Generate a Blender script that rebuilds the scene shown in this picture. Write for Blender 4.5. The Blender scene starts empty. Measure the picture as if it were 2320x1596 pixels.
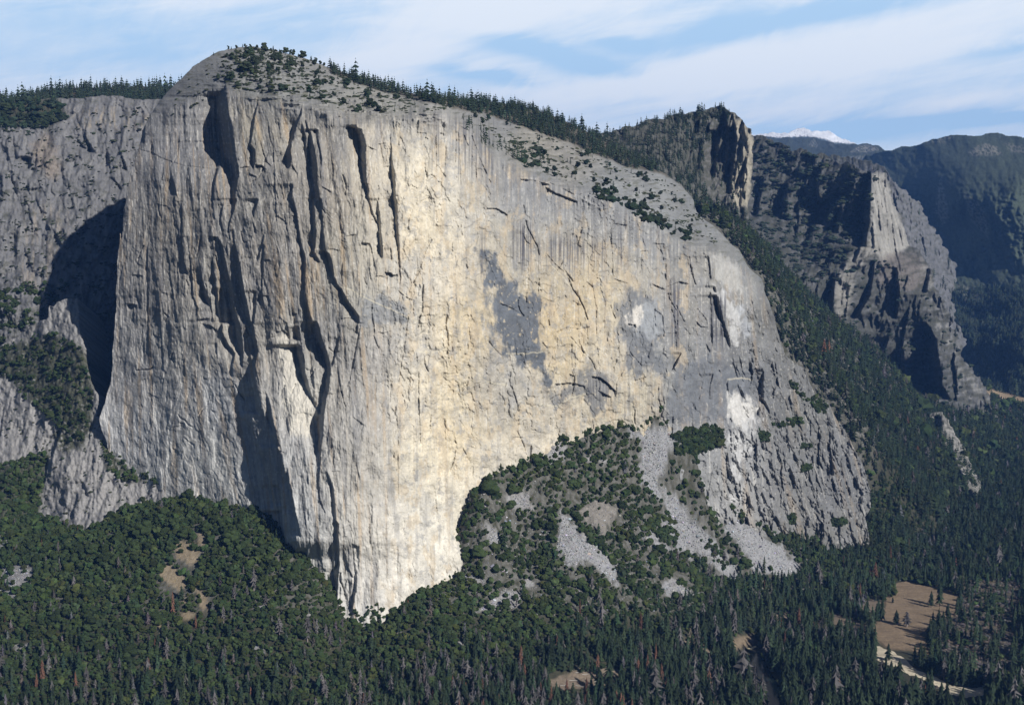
import bpy, math, random, time
_t0 = time.time()
def tick(n): print('TICK', n, round(time.time() - _t0, 1))
import numpy as np
rng = np.random.default_rng(7)
random.seed(7)
SC = bpy.context.scene
COL = SC.collection

# ------------------------------------------------------------------ camera maths
# traced coordinates: 2320 x 1596, focal length in those pixels 2880, pitch 6.1 deg down, eye 770 m above the valley floor
FOC = 2880.0; CX = 1160.0; CY = 798.0; CAMZ = 770.0
TH = math.radians(6.1); CT, ST = math.cos(TH), math.sin(TH)

def ray(px, py):
    px = np.asarray(px, float); py = np.asarray(py, float)
    h = (px - CX) / FOC; v = (CY - py) / FOC
    return h, CT + v * ST, -ST + v * CT

def world(px, py, Y):
    h, dy, dz = ray(px, py)
    t = np.asarray(Y, float) / dy
    return np.stack([h * t, np.broadcast_to(Y, np.shape(t)) * 1.0, CAMZ + dz * t], -1)

def project(P):
    x, y, z = P[..., 0], P[..., 1], P[..., 2] - CAMZ
    f = y * CT - z * ST; u = y * ST + z * CT
    return CX + FOC * x / f, CY - FOC * u / f

# ------------------------------------------------------------------ noise
_P = np.random.default_rng(99).permutation(4096).astype(np.int32)
_A = np.random.default_rng(98).uniform(0, 2 * math.pi, 4096)
_GX = np.cos(_A).astype(np.float32) * np.float32(1.5); _GY = np.sin(_A).astype(np.float32) * np.float32(1.5)

def _perlin(x, y, seed):
    ix = np.floor(x); iy = np.floor(y); fx = (x - ix).astype(np.float32); fy = (y - iy).astype(np.float32)
    ix = ix.astype(np.int32); iy = iy.astype(np.int32)
    u = fx * fx * fx * (fx * (fx * 6 - 15) + 10); v = fy * fy * fy * (fy * (fy * 6 - 15) + 10)
    s0 = (seed * 1013) & 4095
    p0 = _P[(ix + s0) & 4095]; p1 = _P[(ix + 1 + s0) & 4095]
    def g(p, b, dx, dy):
        h = _P[(p + iy + b) & 4095]
        return _GX[h] * dx + _GY[h] * dy
    n00 = g(p0, 0, fx, fy); n10 = g(p1, 0, fx - 1, fy); n01 = g(p0, 1, fx, fy - 1); n11 = g(p1, 1, fx - 1, fy - 1)
    a = n00 + (n10 - n00) * u; b = n01 + (n11 - n01) * u
    return a + (b - a) * v

def perlin(x, y, seed=0):
    x = np.asarray(x); y = np.asarray(y)
    x, y = np.broadcast_arrays(x, y)
    sh = x.shape; x = x.ravel(); y = y.ravel()
    if x.size < 40000: return _perlin(x, y, seed).astype(float).reshape(sh)
    out = np.empty(x.size)
    for i in range(0, x.size, 32768): out[i:i + 32768] = _perlin(x[i:i + 32768], y[i:i + 32768], seed)
    return out.reshape(sh)

def fbm(x, y, seed=0, octv=4, gain=.5, lac=2.0):
    s = 0; a = 1.0; t = 0
    for k in range(octv):
        s = s + a * perlin(x, y, seed + 17 * k); t += a
        a *= gain; x = x * lac + 3.7; y = y * lac + 1.3
    return s / t

def ridged(x, y, seed=0, octv=3):
    s = 0; a = 1.0; t = 0
    for k in range(octv):
        s = s + a * (1 - 2 * np.abs(perlin(x, y, seed + 31 * k))); t += a
        a *= .5; x = x * 2.03 + 5.1; y = y * 2.03 + 2.2
    return s / t

def sstep(a, b, x):
    t = np.clip((x - a) / (b - a), 0, 1)
    return t * t * (3 - 2 * t)

def terr(q, sharp=.25):
    f = np.floor(q); r = q - f
    return f + sstep(.5 - sharp, .5 + sharp, r)

# ------------------------------------------------------------------ tracing frames
FR = {'1': (0, 0, .35), '2': (754, 0, .35), '3': (1508, 0, .35), '4': (0, 522, .35), '5': (754, 522, .35), '6': (1508, 522, .35),
      'p': (0, 1039.4, .35), 'q': (754, 1039.4, .35), 'r': (1508, 1039.4, .35),
      'a': (232, 174, .175), 'b': (580, 174, .175), 'c': (232, 452.4, .175), 'd': (580, 452.4, .175), 'e': (406, 730.8, .175),
      'f': (522, 1009.2, .2762), 'g': (1102, 522, .2), 'h': (1508, 522, .2), 'i': (1508, 812, .2), 'j': (406, 69.6, .2), 'P': (0, 0, 1.0)}

def fr(k, pts):
    ox, oy, s = FR[k]
    return [(ox + s * p[0], oy + s * p[1]) + tuple(s * q for q in p[2:]) for p in pts]

# ------------------------------------------------------------------ polygons
def inside(poly, X, Y):
    """mask of points in polygon (any shape arrays)"""
    P = np.asarray(poly, float)[:, :2]
    out = np.zeros(X.shape, bool)
    x0, y0 = P.min(0); x1, y1 = P.max(0)
    sel = (X >= x0) & (X <= x1) & (Y >= y0) & (Y <= y1)
    if not sel.any(): return out
    xs = X[sel]; ys = Y[sel]; c = np.zeros(xs.shape, bool)
    n = len(P)
    for i in range(n):
        ax, ay = P[i]; bx, by = P[(i + 1) % n]
        if ay == by: continue
        m = (ay > ys) != (by > ys)
        c ^= m & (xs < (bx - ax) * (ys - ay) / (by - ay) + ax)
    out[sel] = c
    return out

def edge_dist(poly, X, Y, rad):
    """unsigned distance (capped at rad) and nearest point"""
    P = np.asarray(poly, float)[:, :2]; n = len(P)
    D = np.full(X.shape, float(rad)); NX = X.copy(); NY = Y.copy()
    for i in range(n):
        a = P[i]; b = P[(i + 1) % n]
        lo = np.minimum(a, b) - rad; hi = np.maximum(a, b) + rad
        sel = np.nonzero((X >= lo[0]) & (X <= hi[0]) & (Y >= lo[1]) & (Y <= hi[1]))
        if len(sel[0]) == 0: continue
        x = X[sel]; y = Y[sel]; d = b - a; L = max(d @ d, 1e-9)
        t = np.clip(((x - a[0]) * d[0] + (y - a[1]) * d[1]) / L, 0, 1)
        qx = a[0] + t * d[0]; qy = a[1] + t * d[1]
        r = np.hypot(x - qx, y - qy)
        m = r < D[sel]
        ii = tuple(s[m] for s in sel)
        D[ii] = r[m]; NX[ii] = qx[m]; NY[ii] = qy[m]
    return D, NX, NY

def soft(poly, X, Y, feather=6.0, warp=0.0, ws=18.0, seed=5):
    """0..1 mask of a traced patch with an uneven edge"""
    if warp:
        X = X + warp * fbm(X / ws, Y / ws, seed, 4); Y = Y + warp * fbm(X / ws + 9, Y / ws, seed + 3, 4)
    P = np.asarray(poly, float)
    lo = P.min(0)[:2] - feather - 2; hi = P.max(0)[:2] + feather + 2
    out = np.zeros(X.shape)
    sel = (X >= lo[0]) & (X <= hi[0]) & (Y >= lo[1]) & (Y <= hi[1])
    if not sel.any(): return out
    xs, ys = X[sel], Y[sel]
    ins = inside(poly, xs, ys); d, _, _ = edge_dist(poly, xs, ys, feather)
    out[sel] = np.where(ins, .5 + .5 * d / feather, .5 - .5 * d / feather)
    return sstep(0, 1, out)

def ragged(poly, X, Y, reach=16.0, amp=.8, ns=14.0, sharp=.12, seed=7, sx=1.0, sy=1.0, bias=0.0):
    """mask of a traced patch whose border breaks up into tongues and islands"""
    P = np.asarray(poly, float); lo = P.min(0)[:2] - reach * 1.6 - 2; hi = P.max(0)[:2] + reach * 1.6 + 2
    out = np.zeros(X.shape); sel = (X >= lo[0]) & (X <= hi[0]) & (Y >= lo[1]) & (Y <= hi[1])
    if not sel.any(): return out
    xs, ys = X[sel], Y[sel]; ins = inside(poly, xs, ys); d, _, _ = edge_dist(poly, xs, ys, reach * 1.6)
    q = np.where(ins, d, -d) / reach + bias + amp * fbm(xs / (ns * sx), ys / (ns * sy), seed, 5, .6)
    out[sel] = sstep(-sharp, sharp, q); return out

def fractal(poly, flags=None, seg=7.0, amp=.16, seed=3, closed=True):
    """subdivide an outline with midpoint displacement"""
    r = random.Random(seed); out = []
    n = len(poly)
    def rec(a, b, depth):
        L = math.hypot(b[0] - a[0], b[1] - a[1])
        if L < seg or depth > 7: return []
        k = r.uniform(-1, 1) * amp * min(L, 30) * .5
        m = ((a[0] + b[0]) / 2 - (b[1] - a[1]) / L * k, (a[1] + b[1]) / 2 + (b[0] - a[0]) / L * k)
        return rec(a, m, depth + 1) + [m] + rec(m, b, depth + 1)
    for i in range(n if closed else n - 1):
        a, b = poly[i][:2], poly[(i + 1) % n][:2]
        out.append(a); out += rec(a, b, 0)
    return out

# ------------------------------------------------------------------ thin plate spline
def blur(A, n=1):
    for _ in range(n):
        B_ = np.pad(A, 1, mode='edge'); A = (B_[:-2, 1:-1] + 2 * B_[1:-1, 1:-1] + B_[2:, 1:-1]) / 4
        B_ = np.pad(A, 1, mode='edge'); A = (B_[1:-1, :-2] + 2 * B_[1:-1, 1:-1] + B_[1:-1, 2:]) / 4
    return A

class TPS:
    def __init__(s, pts, lam=0.0, sc=400.0):
        s.eps = (22.0 / 400.0) ** 2
        P = np.asarray(pts, float); s.sc = sc
        s.c = P[:, :2] / sc; v = P[:, 2]; n = len(P)
        K = s.k(s.c, s.c) + lam * np.eye(n)
        Q = np.hstack([np.ones((n, 1)), s.c])
        A = np.zeros((n + 3, n + 3)); A[:n, :n] = K; A[:n, n:] = Q; A[n:, :n] = Q.T
        s.w = np.linalg.solve(A, np.concatenate([v, np.zeros(3)]))
    def k(s, a, b):
        d2 = ((a[:, None, :] - b[None, :, :]) ** 2).sum(-1)
        return -np.sqrt(d2 + s.eps)
    def __call__(s, X, Y):
        sh = np.shape(X); q = np.stack([np.ravel(X), np.ravel(Y)], 1) / s.sc
        out = np.empty(len(q))
        for i in range(0, len(q), 60000):
            c = q[i:i + 60000]
            out[i:i + 60000] = s.k(c, s.c) @ s.w[:-3] + s.w[-3] + c @ s.w[-2:]
        return out.reshape(sh)

def bilin(A, fi, fj):
    """A[row, col] sampled at float row fi, col fj"""
    fi = np.clip(fi, 0, A.shape[0] - 1.001); fj = np.clip(fj, 0, A.shape[1] - 1.001)
    i = fi.astype(int); j = fj.astype(int); a = fi - i; b = fj - j
    if A.ndim == 3: a = a[..., None]; b = b[..., None]
    return (A[i, j] * (1 - a) * (1 - b) + A[i + 1, j] * a * (1 - b) + A[i, j + 1] * (1 - a) * b + A[i + 1, j + 1] * a * b)

# ------------------------------------------------------------------ mesh output
def mesh(name, V, F, col=None, mat=None, smooth=True, link=True):
    """V n x 3, F list of equal arrays (quads and/or tris)"""
    me = bpy.data.meshes.new(name)
    F = [np.asarray(f, np.int32) for f in (F if isinstance(F, (list, tuple)) else [F]) if len(f)]
    nl = sum(f.size for f in F); npol = sum(len(f) for f in F)
    me.vertices.add(len(V)); me.vertices.foreach_set('co', np.ascontiguousarray(V, np.float32).ravel())
    me.loops.add(nl); me.loops.foreach_set('vertex_index', np.concatenate([f.ravel() for f in F]).astype(np.int32))
    st = []; o = 0
    for f in F:
        st.append(o + np.arange(len(f)) * f.shape[1]); o += f.size
    me.polygons.add(npol); me.polygons.foreach_set('loop_start', np.concatenate(st).astype(np.int32))
    me.update(calc_edges=True)
    me.polygons.foreach_set('use_smooth', np.full(npol, bool(smooth)))
    if col is not None:
        at = me.attributes.new('Col', 'FLOAT_COLOR', 'POINT')
        c = np.ones((len(V), 4), np.float32); c[:, :3] = np.clip(col, 0, 1)
        at.data.foreach_set('color', c.ravel())
    if mat: me.materials.append(mat)
    if not link: return me
    ob = bpy.data.objects.new(name, me); COL.objects.link(ob)
    return ob

def tag(o, kind=None, label=None, cat=None, group=None):
    if kind: o['kind'] = kind
    if label: o['label'] = label
    if cat: o['category'] = cat
    if group: o['group'] = group
    return o

# ------------------------------------------------------------------ materials
def new_mat(name):
    m = bpy.data.materials.new(name); m.use_nodes = True
    nt = m.node_tree; b = nt.nodes['Principled BSDF']
    b.inputs['Specular IOR Level'].default_value = .15; b.inputs['Roughness'].default_value = .95
    return m, nt, b

def rock_mat(name, stretch=(.22, .22, .035), bump=1.6, var=.35, fine=1.0):
    m, nt, b = new_mat(name); N = nt.nodes; L = nt.links
    at = N.new('ShaderNodeAttribute'); at.attribute_name = 'Col'
    tc = N.new('ShaderNodeTexCoord'); mp = N.new('ShaderNodeMapping'); mp.inputs['Scale'].default_value = stretch
    L.new(tc.outputs['Object'], mp.inputs['Vector'])
    n1 = N.new('ShaderNodeTexNoise'); n1.inputs['Scale'].default_value = 1.0 * fine; n1.inputs['Detail'].default_value = 6; n1.inputs['Roughness'].default_value = .62
    L.new(mp.outputs[0], n1.inputs['Vector'])
    n2 = N.new('ShaderNodeTexNoise'); n2.inputs['Scale'].default_value = .16 * fine; n2.inputs['Detail'].default_value = 7; n2.inputs['Roughness'].default_value = .65
    L.new(tc.outputs['Object'], n2.inputs['Vector'])
    mul = N.new('ShaderNodeMath'); mul.operation = 'ADD'; L.new(n1.outputs[0], mul.inputs[0]); L.new(n2.outputs[0], mul.inputs[1])
    rg = N.new('ShaderNodeMapRange'); rg.inputs['From Min'].default_value = .7; rg.inputs['From Max'].default_value = 1.3
    rg.inputs['To Min'].default_value = 1 - var; rg.inputs['To Max'].default_value = 1 + var * .8
    L.new(mul.outputs[0], rg.inputs['Value'])
    mx = N.new('ShaderNodeVectorMath'); mx.operation = 'MULTIPLY'
    L.new(at.outputs['Color'], mx.inputs[0]); L.new(rg.outputs[0], mx.inputs[1])
    L.new(mx.outputs[0], b.inputs['Base Color'])
    bp = N.new('ShaderNodeBump'); bp.inputs['Strength'].default_value = 1.0; bp.inputs['Distance'].default_value = bump
    L.new(mul.outputs[0], bp.inputs['Height']); L.new(bp.outputs[0], b.inputs['Normal'])
    return m

def leaf_mat(name, var=.25):
    m, nt, b = new_mat(name); N = nt.nodes; L = nt.links
    at = N.new('ShaderNodeAttribute'); at.attribute_name = 'Col'
    oi = N.new('ShaderNodeObjectInfo')
    tc = N.new('ShaderNodeTexCoord')
    n1 = N.new('ShaderNodeTexNoise'); n1.inputs['Scale'].default_value = .35; n1.inputs['Detail'].default_value = 3
    L.new(tc.outputs['Object'], n1.inputs['Vector'])
    ad = N.new('ShaderNodeMath'); ad.operation = 'ADD'; L.new(oi.outputs['Random'], ad.inputs[0]); L.new(n1.outputs[0], ad.inputs[1])
    rg = N.new('ShaderNodeMapRange'); rg.inputs['From Min'].default_value = .3; rg.inputs['From Max'].default_value = 1.7
    rg.inputs['To Min'].default_value = 1 - var; rg.inputs['To Max'].default_value = 1 + var
    L.new(ad.outputs[0], rg.inputs['Value'])
    mx = N.new('ShaderNodeVectorMath'); mx.operation = 'MULTIPLY'
    L.new(at.outputs['Color'], mx.inputs[0]); L.new(rg.outputs[0], mx.inputs[1]); L.new(mx.outputs[0], b.inputs['Base Color'])
    return m

M_ROCK = rock_mat('granite', (.16, .16, .06), .4, .16)
M_RIDGE = rock_mat('ridge_rock', (.06, .06, .03), 2.0, .2, .6)
M_GROUND = rock_mat('ground_cover', (.3, .3, .3), .8, .35, 1.0)
M_LEAF = leaf_mat('foliage')
M_BARK = leaf_mat('bark')

# ------------------------------------------------------------------ relief of a rock mass
def apply_bands(D, X0, Y0, st, bands, k=1.0):
    H, W = D.shape
    for bi, b in enumerate(bands):
        b = sorted(b, key=lambda p: p[1]); a = np.array(b, float)
        ys, xs, ws = a[:, 1], a[:, 0], a[:, 2]
        r0 = max(0, int((ys[0] - 5 - Y0) / st)); r1 = min(H, int((ys[-1] + 5 - Y0) / st) + 2)
        if r1 <= r0: continue
        wm = ws.max()
        c0 = max(0, int((xs.min() - wm * 6 - 60 - X0) / st)); c1 = min(W, int((xs.max() + wm * 2 + 30 - X0) / st) + 2)
        if c1 <= c0: continue
        yy = Y0 + st * np.arange(r0, r1); xx = X0 + st * np.arange(c0, c1)
        xr = np.interp(yy, ys, xs) + 1.2 * fbm(yy / 9.0, yy * 0 + bi * 7.3, 91, 3); w = np.interp(yy, ys, ws)
        w = w * (1 + .16 * fbm(yy / 30.0, yy * 0 + bi * 3.1, 92, 2))
        fade = sstep(-5, 4, yy - ys[0]) * sstep(-5, 4, ys[-1] - yy)
        t = xr[:, None] - xx[None, :]; w = np.maximum(w, .6)[:, None]
        fw = np.maximum(.6 * w, st * 1.1); Lr = .9 * w + 16 * np.exp(-w / 20) + 6
        A = 1.45 * w * (1 + .4 * sstep(16, 50, w)) * fade[:, None] * (D[r0:r1, c0:c1] / FOC) * k
        d = np.where(t < 0, -.22 * A * np.exp(np.minimum(t, 0) / (w + 8)),
                     A * (-.22 + 1.22 * sstep(0, 1, np.clip(t / fw, 0, 1))) * np.where(t > fw, np.exp(-np.maximum(t - fw, 0) / Lr), 1))
        D[r0:r1, c0:c1] += d

def apply_grooves(D, X0, Y0, st, lines):
    H, W = D.shape
    for bi, (pts, sg, A) in enumerate(lines):
        a = np.array(pts, float); L_ = a[-1] - a[0]
        lo = a.min(0) - 4 * sg - 3; hi = a.max(0) + 4 * sg + 3
        r0, r1 = max(0, int((lo[1] - Y0) / st)), min(H, int((hi[1] - Y0) / st) + 1); c0, c1 = max(0, int((lo[0] - X0) / st)), min(W, int((hi[0] - X0) / st) + 1)
        if r1 <= r0 or c1 <= c0: continue
        x, y = np.meshgrid(X0 + st * np.arange(c0, c1), Y0 + st * np.arange(r0, r1))
        x = x + 1.4 * fbm(x / 9.0, y / 9.0, 97 + bi % 7, 2); best = np.full(x.shape, 1e9)
        for p, q in zip(a[:-1], a[1:]):
            d = q - p; t = np.clip(((x - p[0]) * d[0] + (y - p[1]) * d[1]) / max(d @ d, 1e-6), 0, 1); best = np.minimum(best, (x - p[0] - t * d[0]) ** 2 + (y - p[1] - t * d[1]) ** 2)
        D[r0:r1, c0:c1] += A * np.exp(-best / (sg * sg)) * (.6 + .8 * sstep(-.3, .3, fbm(x / 12.0, y / 12.0, 98, 2)))

def apply_wide(D, X0, Y0, st, bands):
    """broad shaded flanks: the stone to the right stands forward"""
    for bi, b in enumerate(bands):
        a = np.array(sorted(b, key=lambda p: p[1]), float); xs, ys, ws = a[:, 0], a[:, 1], a[:, 2]
        X = X0 + st * np.arange(D.shape[1])[None, :]; Y = Y0 + st * np.arange(D.shape[0])[:, None]
        y = Y[:, 0]; xr = np.interp(y, ys, xs) + 2 * fbm(y / 16.0, y * 0 + bi, 93, 3); w = np.interp(y, ys, ws); fade = sstep(ys[0] - 40, ys[0] + 30, y) * sstep(ys[-1] + 30, ys[-1] - 20, y)
        t = xr[:, None] - X; w = np.maximum(w, 2)[:, None]; A = .80 * w * fade[:, None] * (D / FOC)
        D -= np.where(t < 0, A * np.exp(np.minimum(t, 0) / (40 + 1.1 * w)), A * (1 - np.clip(t / (.85 * w), 0, 1)))

def apply_roofs(D, X0, Y0, st, roofs):
    H, W = D.shape
    for bi, (pts, A) in enumerate(roofs):
        a = np.array(sorted(pts), float); xs, ys = a[:, 0], a[:, 1]
        c0 = max(0, int((xs[0] - 3 - X0) / st)); c1 = min(W, int((xs[-1] + 3 - X0) / st) + 2)
        r0 = max(0, int((ys.min() - 25 - Y0) / st)); r1 = min(H, int((ys.max() + 60 - Y0) / st))
        if c1 <= c0 or r1 <= r0: continue
        xx = X0 + st * np.arange(c0, c1); yy = Y0 + st * np.arange(r0, r1)
        yl = np.interp(xx, xs, ys) + 1.3 * fbm(xx / 8.0, xx * 0 + bi, 95, 3)
        fade = sstep(-3, 3, xx - xs[0]) * sstep(-3, 3, xs[-1] - xx) * (1 + .6 * fbm(xx / 6.0, xx * 0 + bi, 96, 2))
        t = yy[:, None] - yl[None, :]
        d = np.where(t < 0, -.35 * np.exp(np.minimum(t, 0) / 8.0), (-.35 + 1.35 * sstep(0, 1.8, t)) * np.exp(-np.maximum(t - 1.8, 0) / 14.0))
        D[r0:r1, c0:c1] += d * A * fade[None, :]

class Relief:
    def __init__(s, name, poly, ctrl, st, disp, color, mat, bands=(), roofs=(), bandk=1.0, edge=.16, thick=350.0, drop=120.0, sc=400.0, seed=3, seg=6.0, lam=0.0, ctrl2=None, wide=(), grooves=()):
        s.name = name; s.st = st
        poly = fractal(poly, amp=edge, seed=seed, seg=seg) if edge else poly
        s.poly = poly
        P = np.asarray(poly)[:, :2]
        s.X0 = math.floor(P[:, 0].min() / st) * st - 2 * st; s.Y0 = math.floor(P[:, 1].min() / st) * st - 2 * st
        W = int((P[:, 0].max() - s.X0) / st) + 4; H = int((P[:, 1].max() - s.Y0) / st) + 4
        s.tps = TPS(ctrl, lam, sc)
        cs = 12.0
        gx = np.arange(s.X0 - cs, s.X0 + W * st + 2 * cs, cs); gy = np.arange(s.Y0 - cs, s.Y0 + H * st + 2 * cs, cs)
        CG = blur(s.tps(*np.meshgrid(gx, gy)), 2)
        if ctrl2 is not None:
            C2 = blur(TPS(ctrl2, lam, sc)(*np.meshgrid(gx, gy)), 1); kk = 16.0
            CG = kk * np.logaddexp(CG / kk, C2 / kk) - kk * .69 * np.exp(-np.abs(CG - C2) / kk)
        X, Y = np.meshgrid(s.X0 + st * np.arange(W), s.Y0 + st * np.arange(H))
        D = bilin(CG, (Y - gy[0]) / cs, (X - gx[0]) / cs)
        s.base = D.copy()
        ins = inside(poly, X, Y); dist, NX, NY = edge_dist(poly, X, Y, st * 3.0)
        near = ins | (dist < st * 2.5)
        D[near] += disp(X[near], Y[near], D[near])
        apply_bands(D, s.X0, s.Y0, st, bands, bandk); apply_wide(D, s.X0, s.Y0, st, wide); apply_grooves(D, s.X0, s.Y0, st, grooves); apply_roofs(D, s.X0, s.Y0, st, roofs)
        s.D = D
        keep = ins | (dist < st * .75)
        out = keep & ~ins
        Xs = np.where(out, NX, X); Ys = np.where(out, NY, Y)
        q = keep[:-1, :-1] & keep[1:, :-1] & keep[:-1, 1:] & keep[1:, 1:]
        idx = np.arange(H * W).reshape(H, W)
        a, b, c, d = idx[:-1, :-1][q], idx[1:, :-1][q], idx[1:, 1:][q], idx[:-1, 1:][q]
        Fq = np.stack([a, b, c, d], 1)
        used = np.unique(Fq); remap = np.full(H * W, -1); remap[used] = np.arange(len(used))
        Fq = remap[Fq]
        fx = Xs.ravel()[used]; fy = Ys.ravel()[used]; fd = D.ravel()[used]
        V = world(fx, fy, fd)
        cl = color(fx, fy, fd, s)
        # back of the rock mass: the outline swept away from the valley side
        e = np.concatenate([Fq[:, [0, 1]], Fq[:, [1, 2]], Fq[:, [2, 3]], Fq[:, [3, 0]]])
        key = np.sort(e, 1); kk = key[:, 0].astype(np.int64) * (len(V) + 1) + key[:, 1]
        _, first, cnt = np.unique(kk, return_index=True, return_counts=True)
        be = e[first[cnt == 1]]
        bv = np.unique(be); nb = np.full(len(V), -1); nb[bv] = len(V) + np.arange(len(bv))
        V2 = V[bv] + np.array([0, thick, -drop]); V2[:, 0] *= 1 - .02
        sk = np.stack([be[:, 1], be[:, 0], nb[be[:, 0]], nb[be[:, 1]]], 1)
        V = np.vstack([V, V2]); cl = np.vstack([cl, cl[bv]])
        s.nv = len(V)
        s.ob = mesh(name, V, [Fq, sk], cl, mat)
        tag(s.ob, 'structure')
    def depth(s, px, py):
        return bilin(s.D, (np.asarray(py) - s.Y0) / s.st, (np.asarray(px) - s.X0) / s.st)
    def has(s, px, py):
        return inside(s.poly, np.asarray(px, float), np.asarray(py, float))
    def at(s, px, py):
        return world(px, py, s.depth(px, py))

class ColorField:
    """smooth field of measured stone colours (linear albedo) from scattered points"""
    def __init__(s, pts, sig=80.0):
        A = np.asarray(pts, float); s.p = A[:, :2]; s.c = A[:, 2:5]; s.sig = sig
        x0, y0 = s.p.min(0) - 150; x1, y1 = s.p.max(0) + 150
        s.x0, s.y0 = x0, y0
        X, Y = np.meshgrid(np.arange(x0, x1, 10), np.arange(y0, y1, 10))
        d2 = (X[..., None] - s.p[:, 0]) ** 2 + (Y[..., None] - s.p[:, 1]) ** 2
        w = np.exp(-d2 / (2 * sig * sig)) + 1e-3 / (d2 + 100)
        s.G = (w[..., None] * s.c).sum(-2) / w.sum(-1)[..., None]
    def __call__(s, X, Y):
        return bilin(s.G, (Y - s.y0) / 10, (X - s.x0) / 10)

def mixc(c, k, rgb):
    return c * (1 - k[..., None]) + k[..., None] * np.asarray(rgb)
# ================================================================== the great granite wall
WALL = [(238, 991), (228, 968), (224, 950), (232, 925), (246, 880), (255, 825), (260, 735), (265, 612), (272, 525), (274, 546), (280, 472), (290, 420), (303, 372), (311, 345),
        (318, 322), (322, 297), (334, 272), (350, 245), (371, 217), (402, 185), (437, 150), (465, 133), (497, 116), (539, 107), (574, 105), (616, 112), (665, 124), (717, 142),
        (770, 160), (812, 176), (860, 190), (910, 204), (964, 217), (1034, 222), (1104, 228), (1174, 238), (1244, 258), (1314, 290), (1366, 314), (1420, 345), (1470, 372),
        (1508, 394), (1543, 416), (1571, 452), (1578, 479), (1600, 500), (1623, 518), (1648, 543), (1676, 567), (1697, 606), (1725, 630), (1735, 668), (1755, 718), (1768, 774), (1780, 805), (1800, 822), (1823, 833), (1837, 872),
        (1850, 902), (1876, 912), (1900, 955), (1914, 973), (1935, 1015), (1952, 1047), (1973, 1109), (1973, 1150), (1960, 1170), (1966, 1200), (1972, 1245), (1968, 1285), (1930, 1300),
        (1880, 1300), (1780, 1270), (1700, 1225), (1630, 1200), (1590, 1180), (1545, 1140), (1500, 1100), (1500, 1010), (1420, 1010), (1360, 1015), (1300, 1040), (1230, 1100), (1110, 1120),
        (1085, 1160), (1080, 1260), (1040, 1320), (990, 1360), (940, 1400), (890, 1440), (840, 1465), (790, 1470), (770, 1430), (740, 1390), (690, 1330), (650, 1290), (600, 1260),
        (540, 1200), (430, 1180), (330, 1170), (275, 1090), (250, 1040)]
BASE = [(230, 985, 2360), (325, 1127, 2290), (437, 1134, 2200), (590, 1180, 2090), (660, 1242, 2040), (745, 1337, 1995), (790, 1420, 1960), (876, 1403, 1975), (960, 1340, 2030),
        (1050, 1240, 2105), (1062, 1130, 2160), (1104, 1067, 2190), (1188, 1053, 2240), (1260, 1000, 2300), (1363, 966, 2365), (1426, 963, 2400), (1513, 956, 2440)]
BASE2 = [(1560, 1102, 2440), (1606, 1140, 2465), (1660, 1165, 2500), (1704, 1182, 2530), (1790, 1228, 2590), (1840, 1240, 2630), (1900, 1260, 2680), (1966, 1245, 2720)]
CT_WALL = BASE + BASE2 + [(x, y + 70, d - 4) for x, y, d in BASE[::2]] + [(x, y + 60, d - 4) for x, y, d in BASE2[::2]] + [
    (275, 700, 2392), (400, 700, 2290), (500, 700, 2225), (590, 700, 2165), (700, 700, 2110), (800, 700, 2080), (870, 700, 2088), (950, 700, 2120), (1100, 700, 2210), (1300, 700, 2350), (1500, 700, 2480), (1620, 700, 2570), (1690, 700, 2650), (1740, 700, 2720),
    (300, 400, 2440), (370, 400, 2375), (450, 400, 2320), (550, 400, 2265), (640, 400, 2215), (740, 400, 2170), (820, 400, 2150), (900, 400, 2160), (1000, 400, 2205), (1100, 400, 2290),
    (260, 850, 2385), (400, 950, 2255), (500, 1000, 2190), (600, 1000, 2120), (700, 1000, 2060), (790, 1000, 2020), (850, 1000, 2026), (950, 1050, 2085), (1050, 950, 2170),
    (780, 1200, 1992), (860, 1200, 2000), (960, 1220, 2062)]
RIMC = [(350, 245, 2510), (400, 240, 2460), (470, 220, 2425), (580, 225, 2340), (690, 240, 2275), (800, 280, 2215), (900, 270, 2225), (1000, 258, 2255), (1070, 294, 2305), (1130, 366, 2345), (1250, 414, 2410), (1350, 440, 2460), (1450, 496, 2510), (1550, 554, 2570), (1620, 568, 2625), (1690, 612, 2720)]
CT_WALL += RIMC + [(x, y - 70, d + 26) for x, y, d in RIMC] + [(x, y - 160, d + 60) for x, y, d in RIMC[::2]] + [(1250, 560, 2375), (1450, 600, 2480), (1150, 550, 2280),
    (1725, 630, 2800), (1760, 718, 2825), (1780, 800, 2835), (1840, 880, 2850), (1900, 955, 2855), (1952, 1047, 2860), (1973, 1120, 2862), (1962, 1170, 2800), (1690, 800, 2640), (1740, 800, 2720), (1740, 900, 2700), (1650, 800, 2590), (1650, 930, 2560), (1750, 1000, 2660), (1650, 1050, 2520), (1750, 1100, 2610), (1850, 1150, 2700), (1580, 1040, 2470), (1860, 1000, 2780)]
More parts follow.
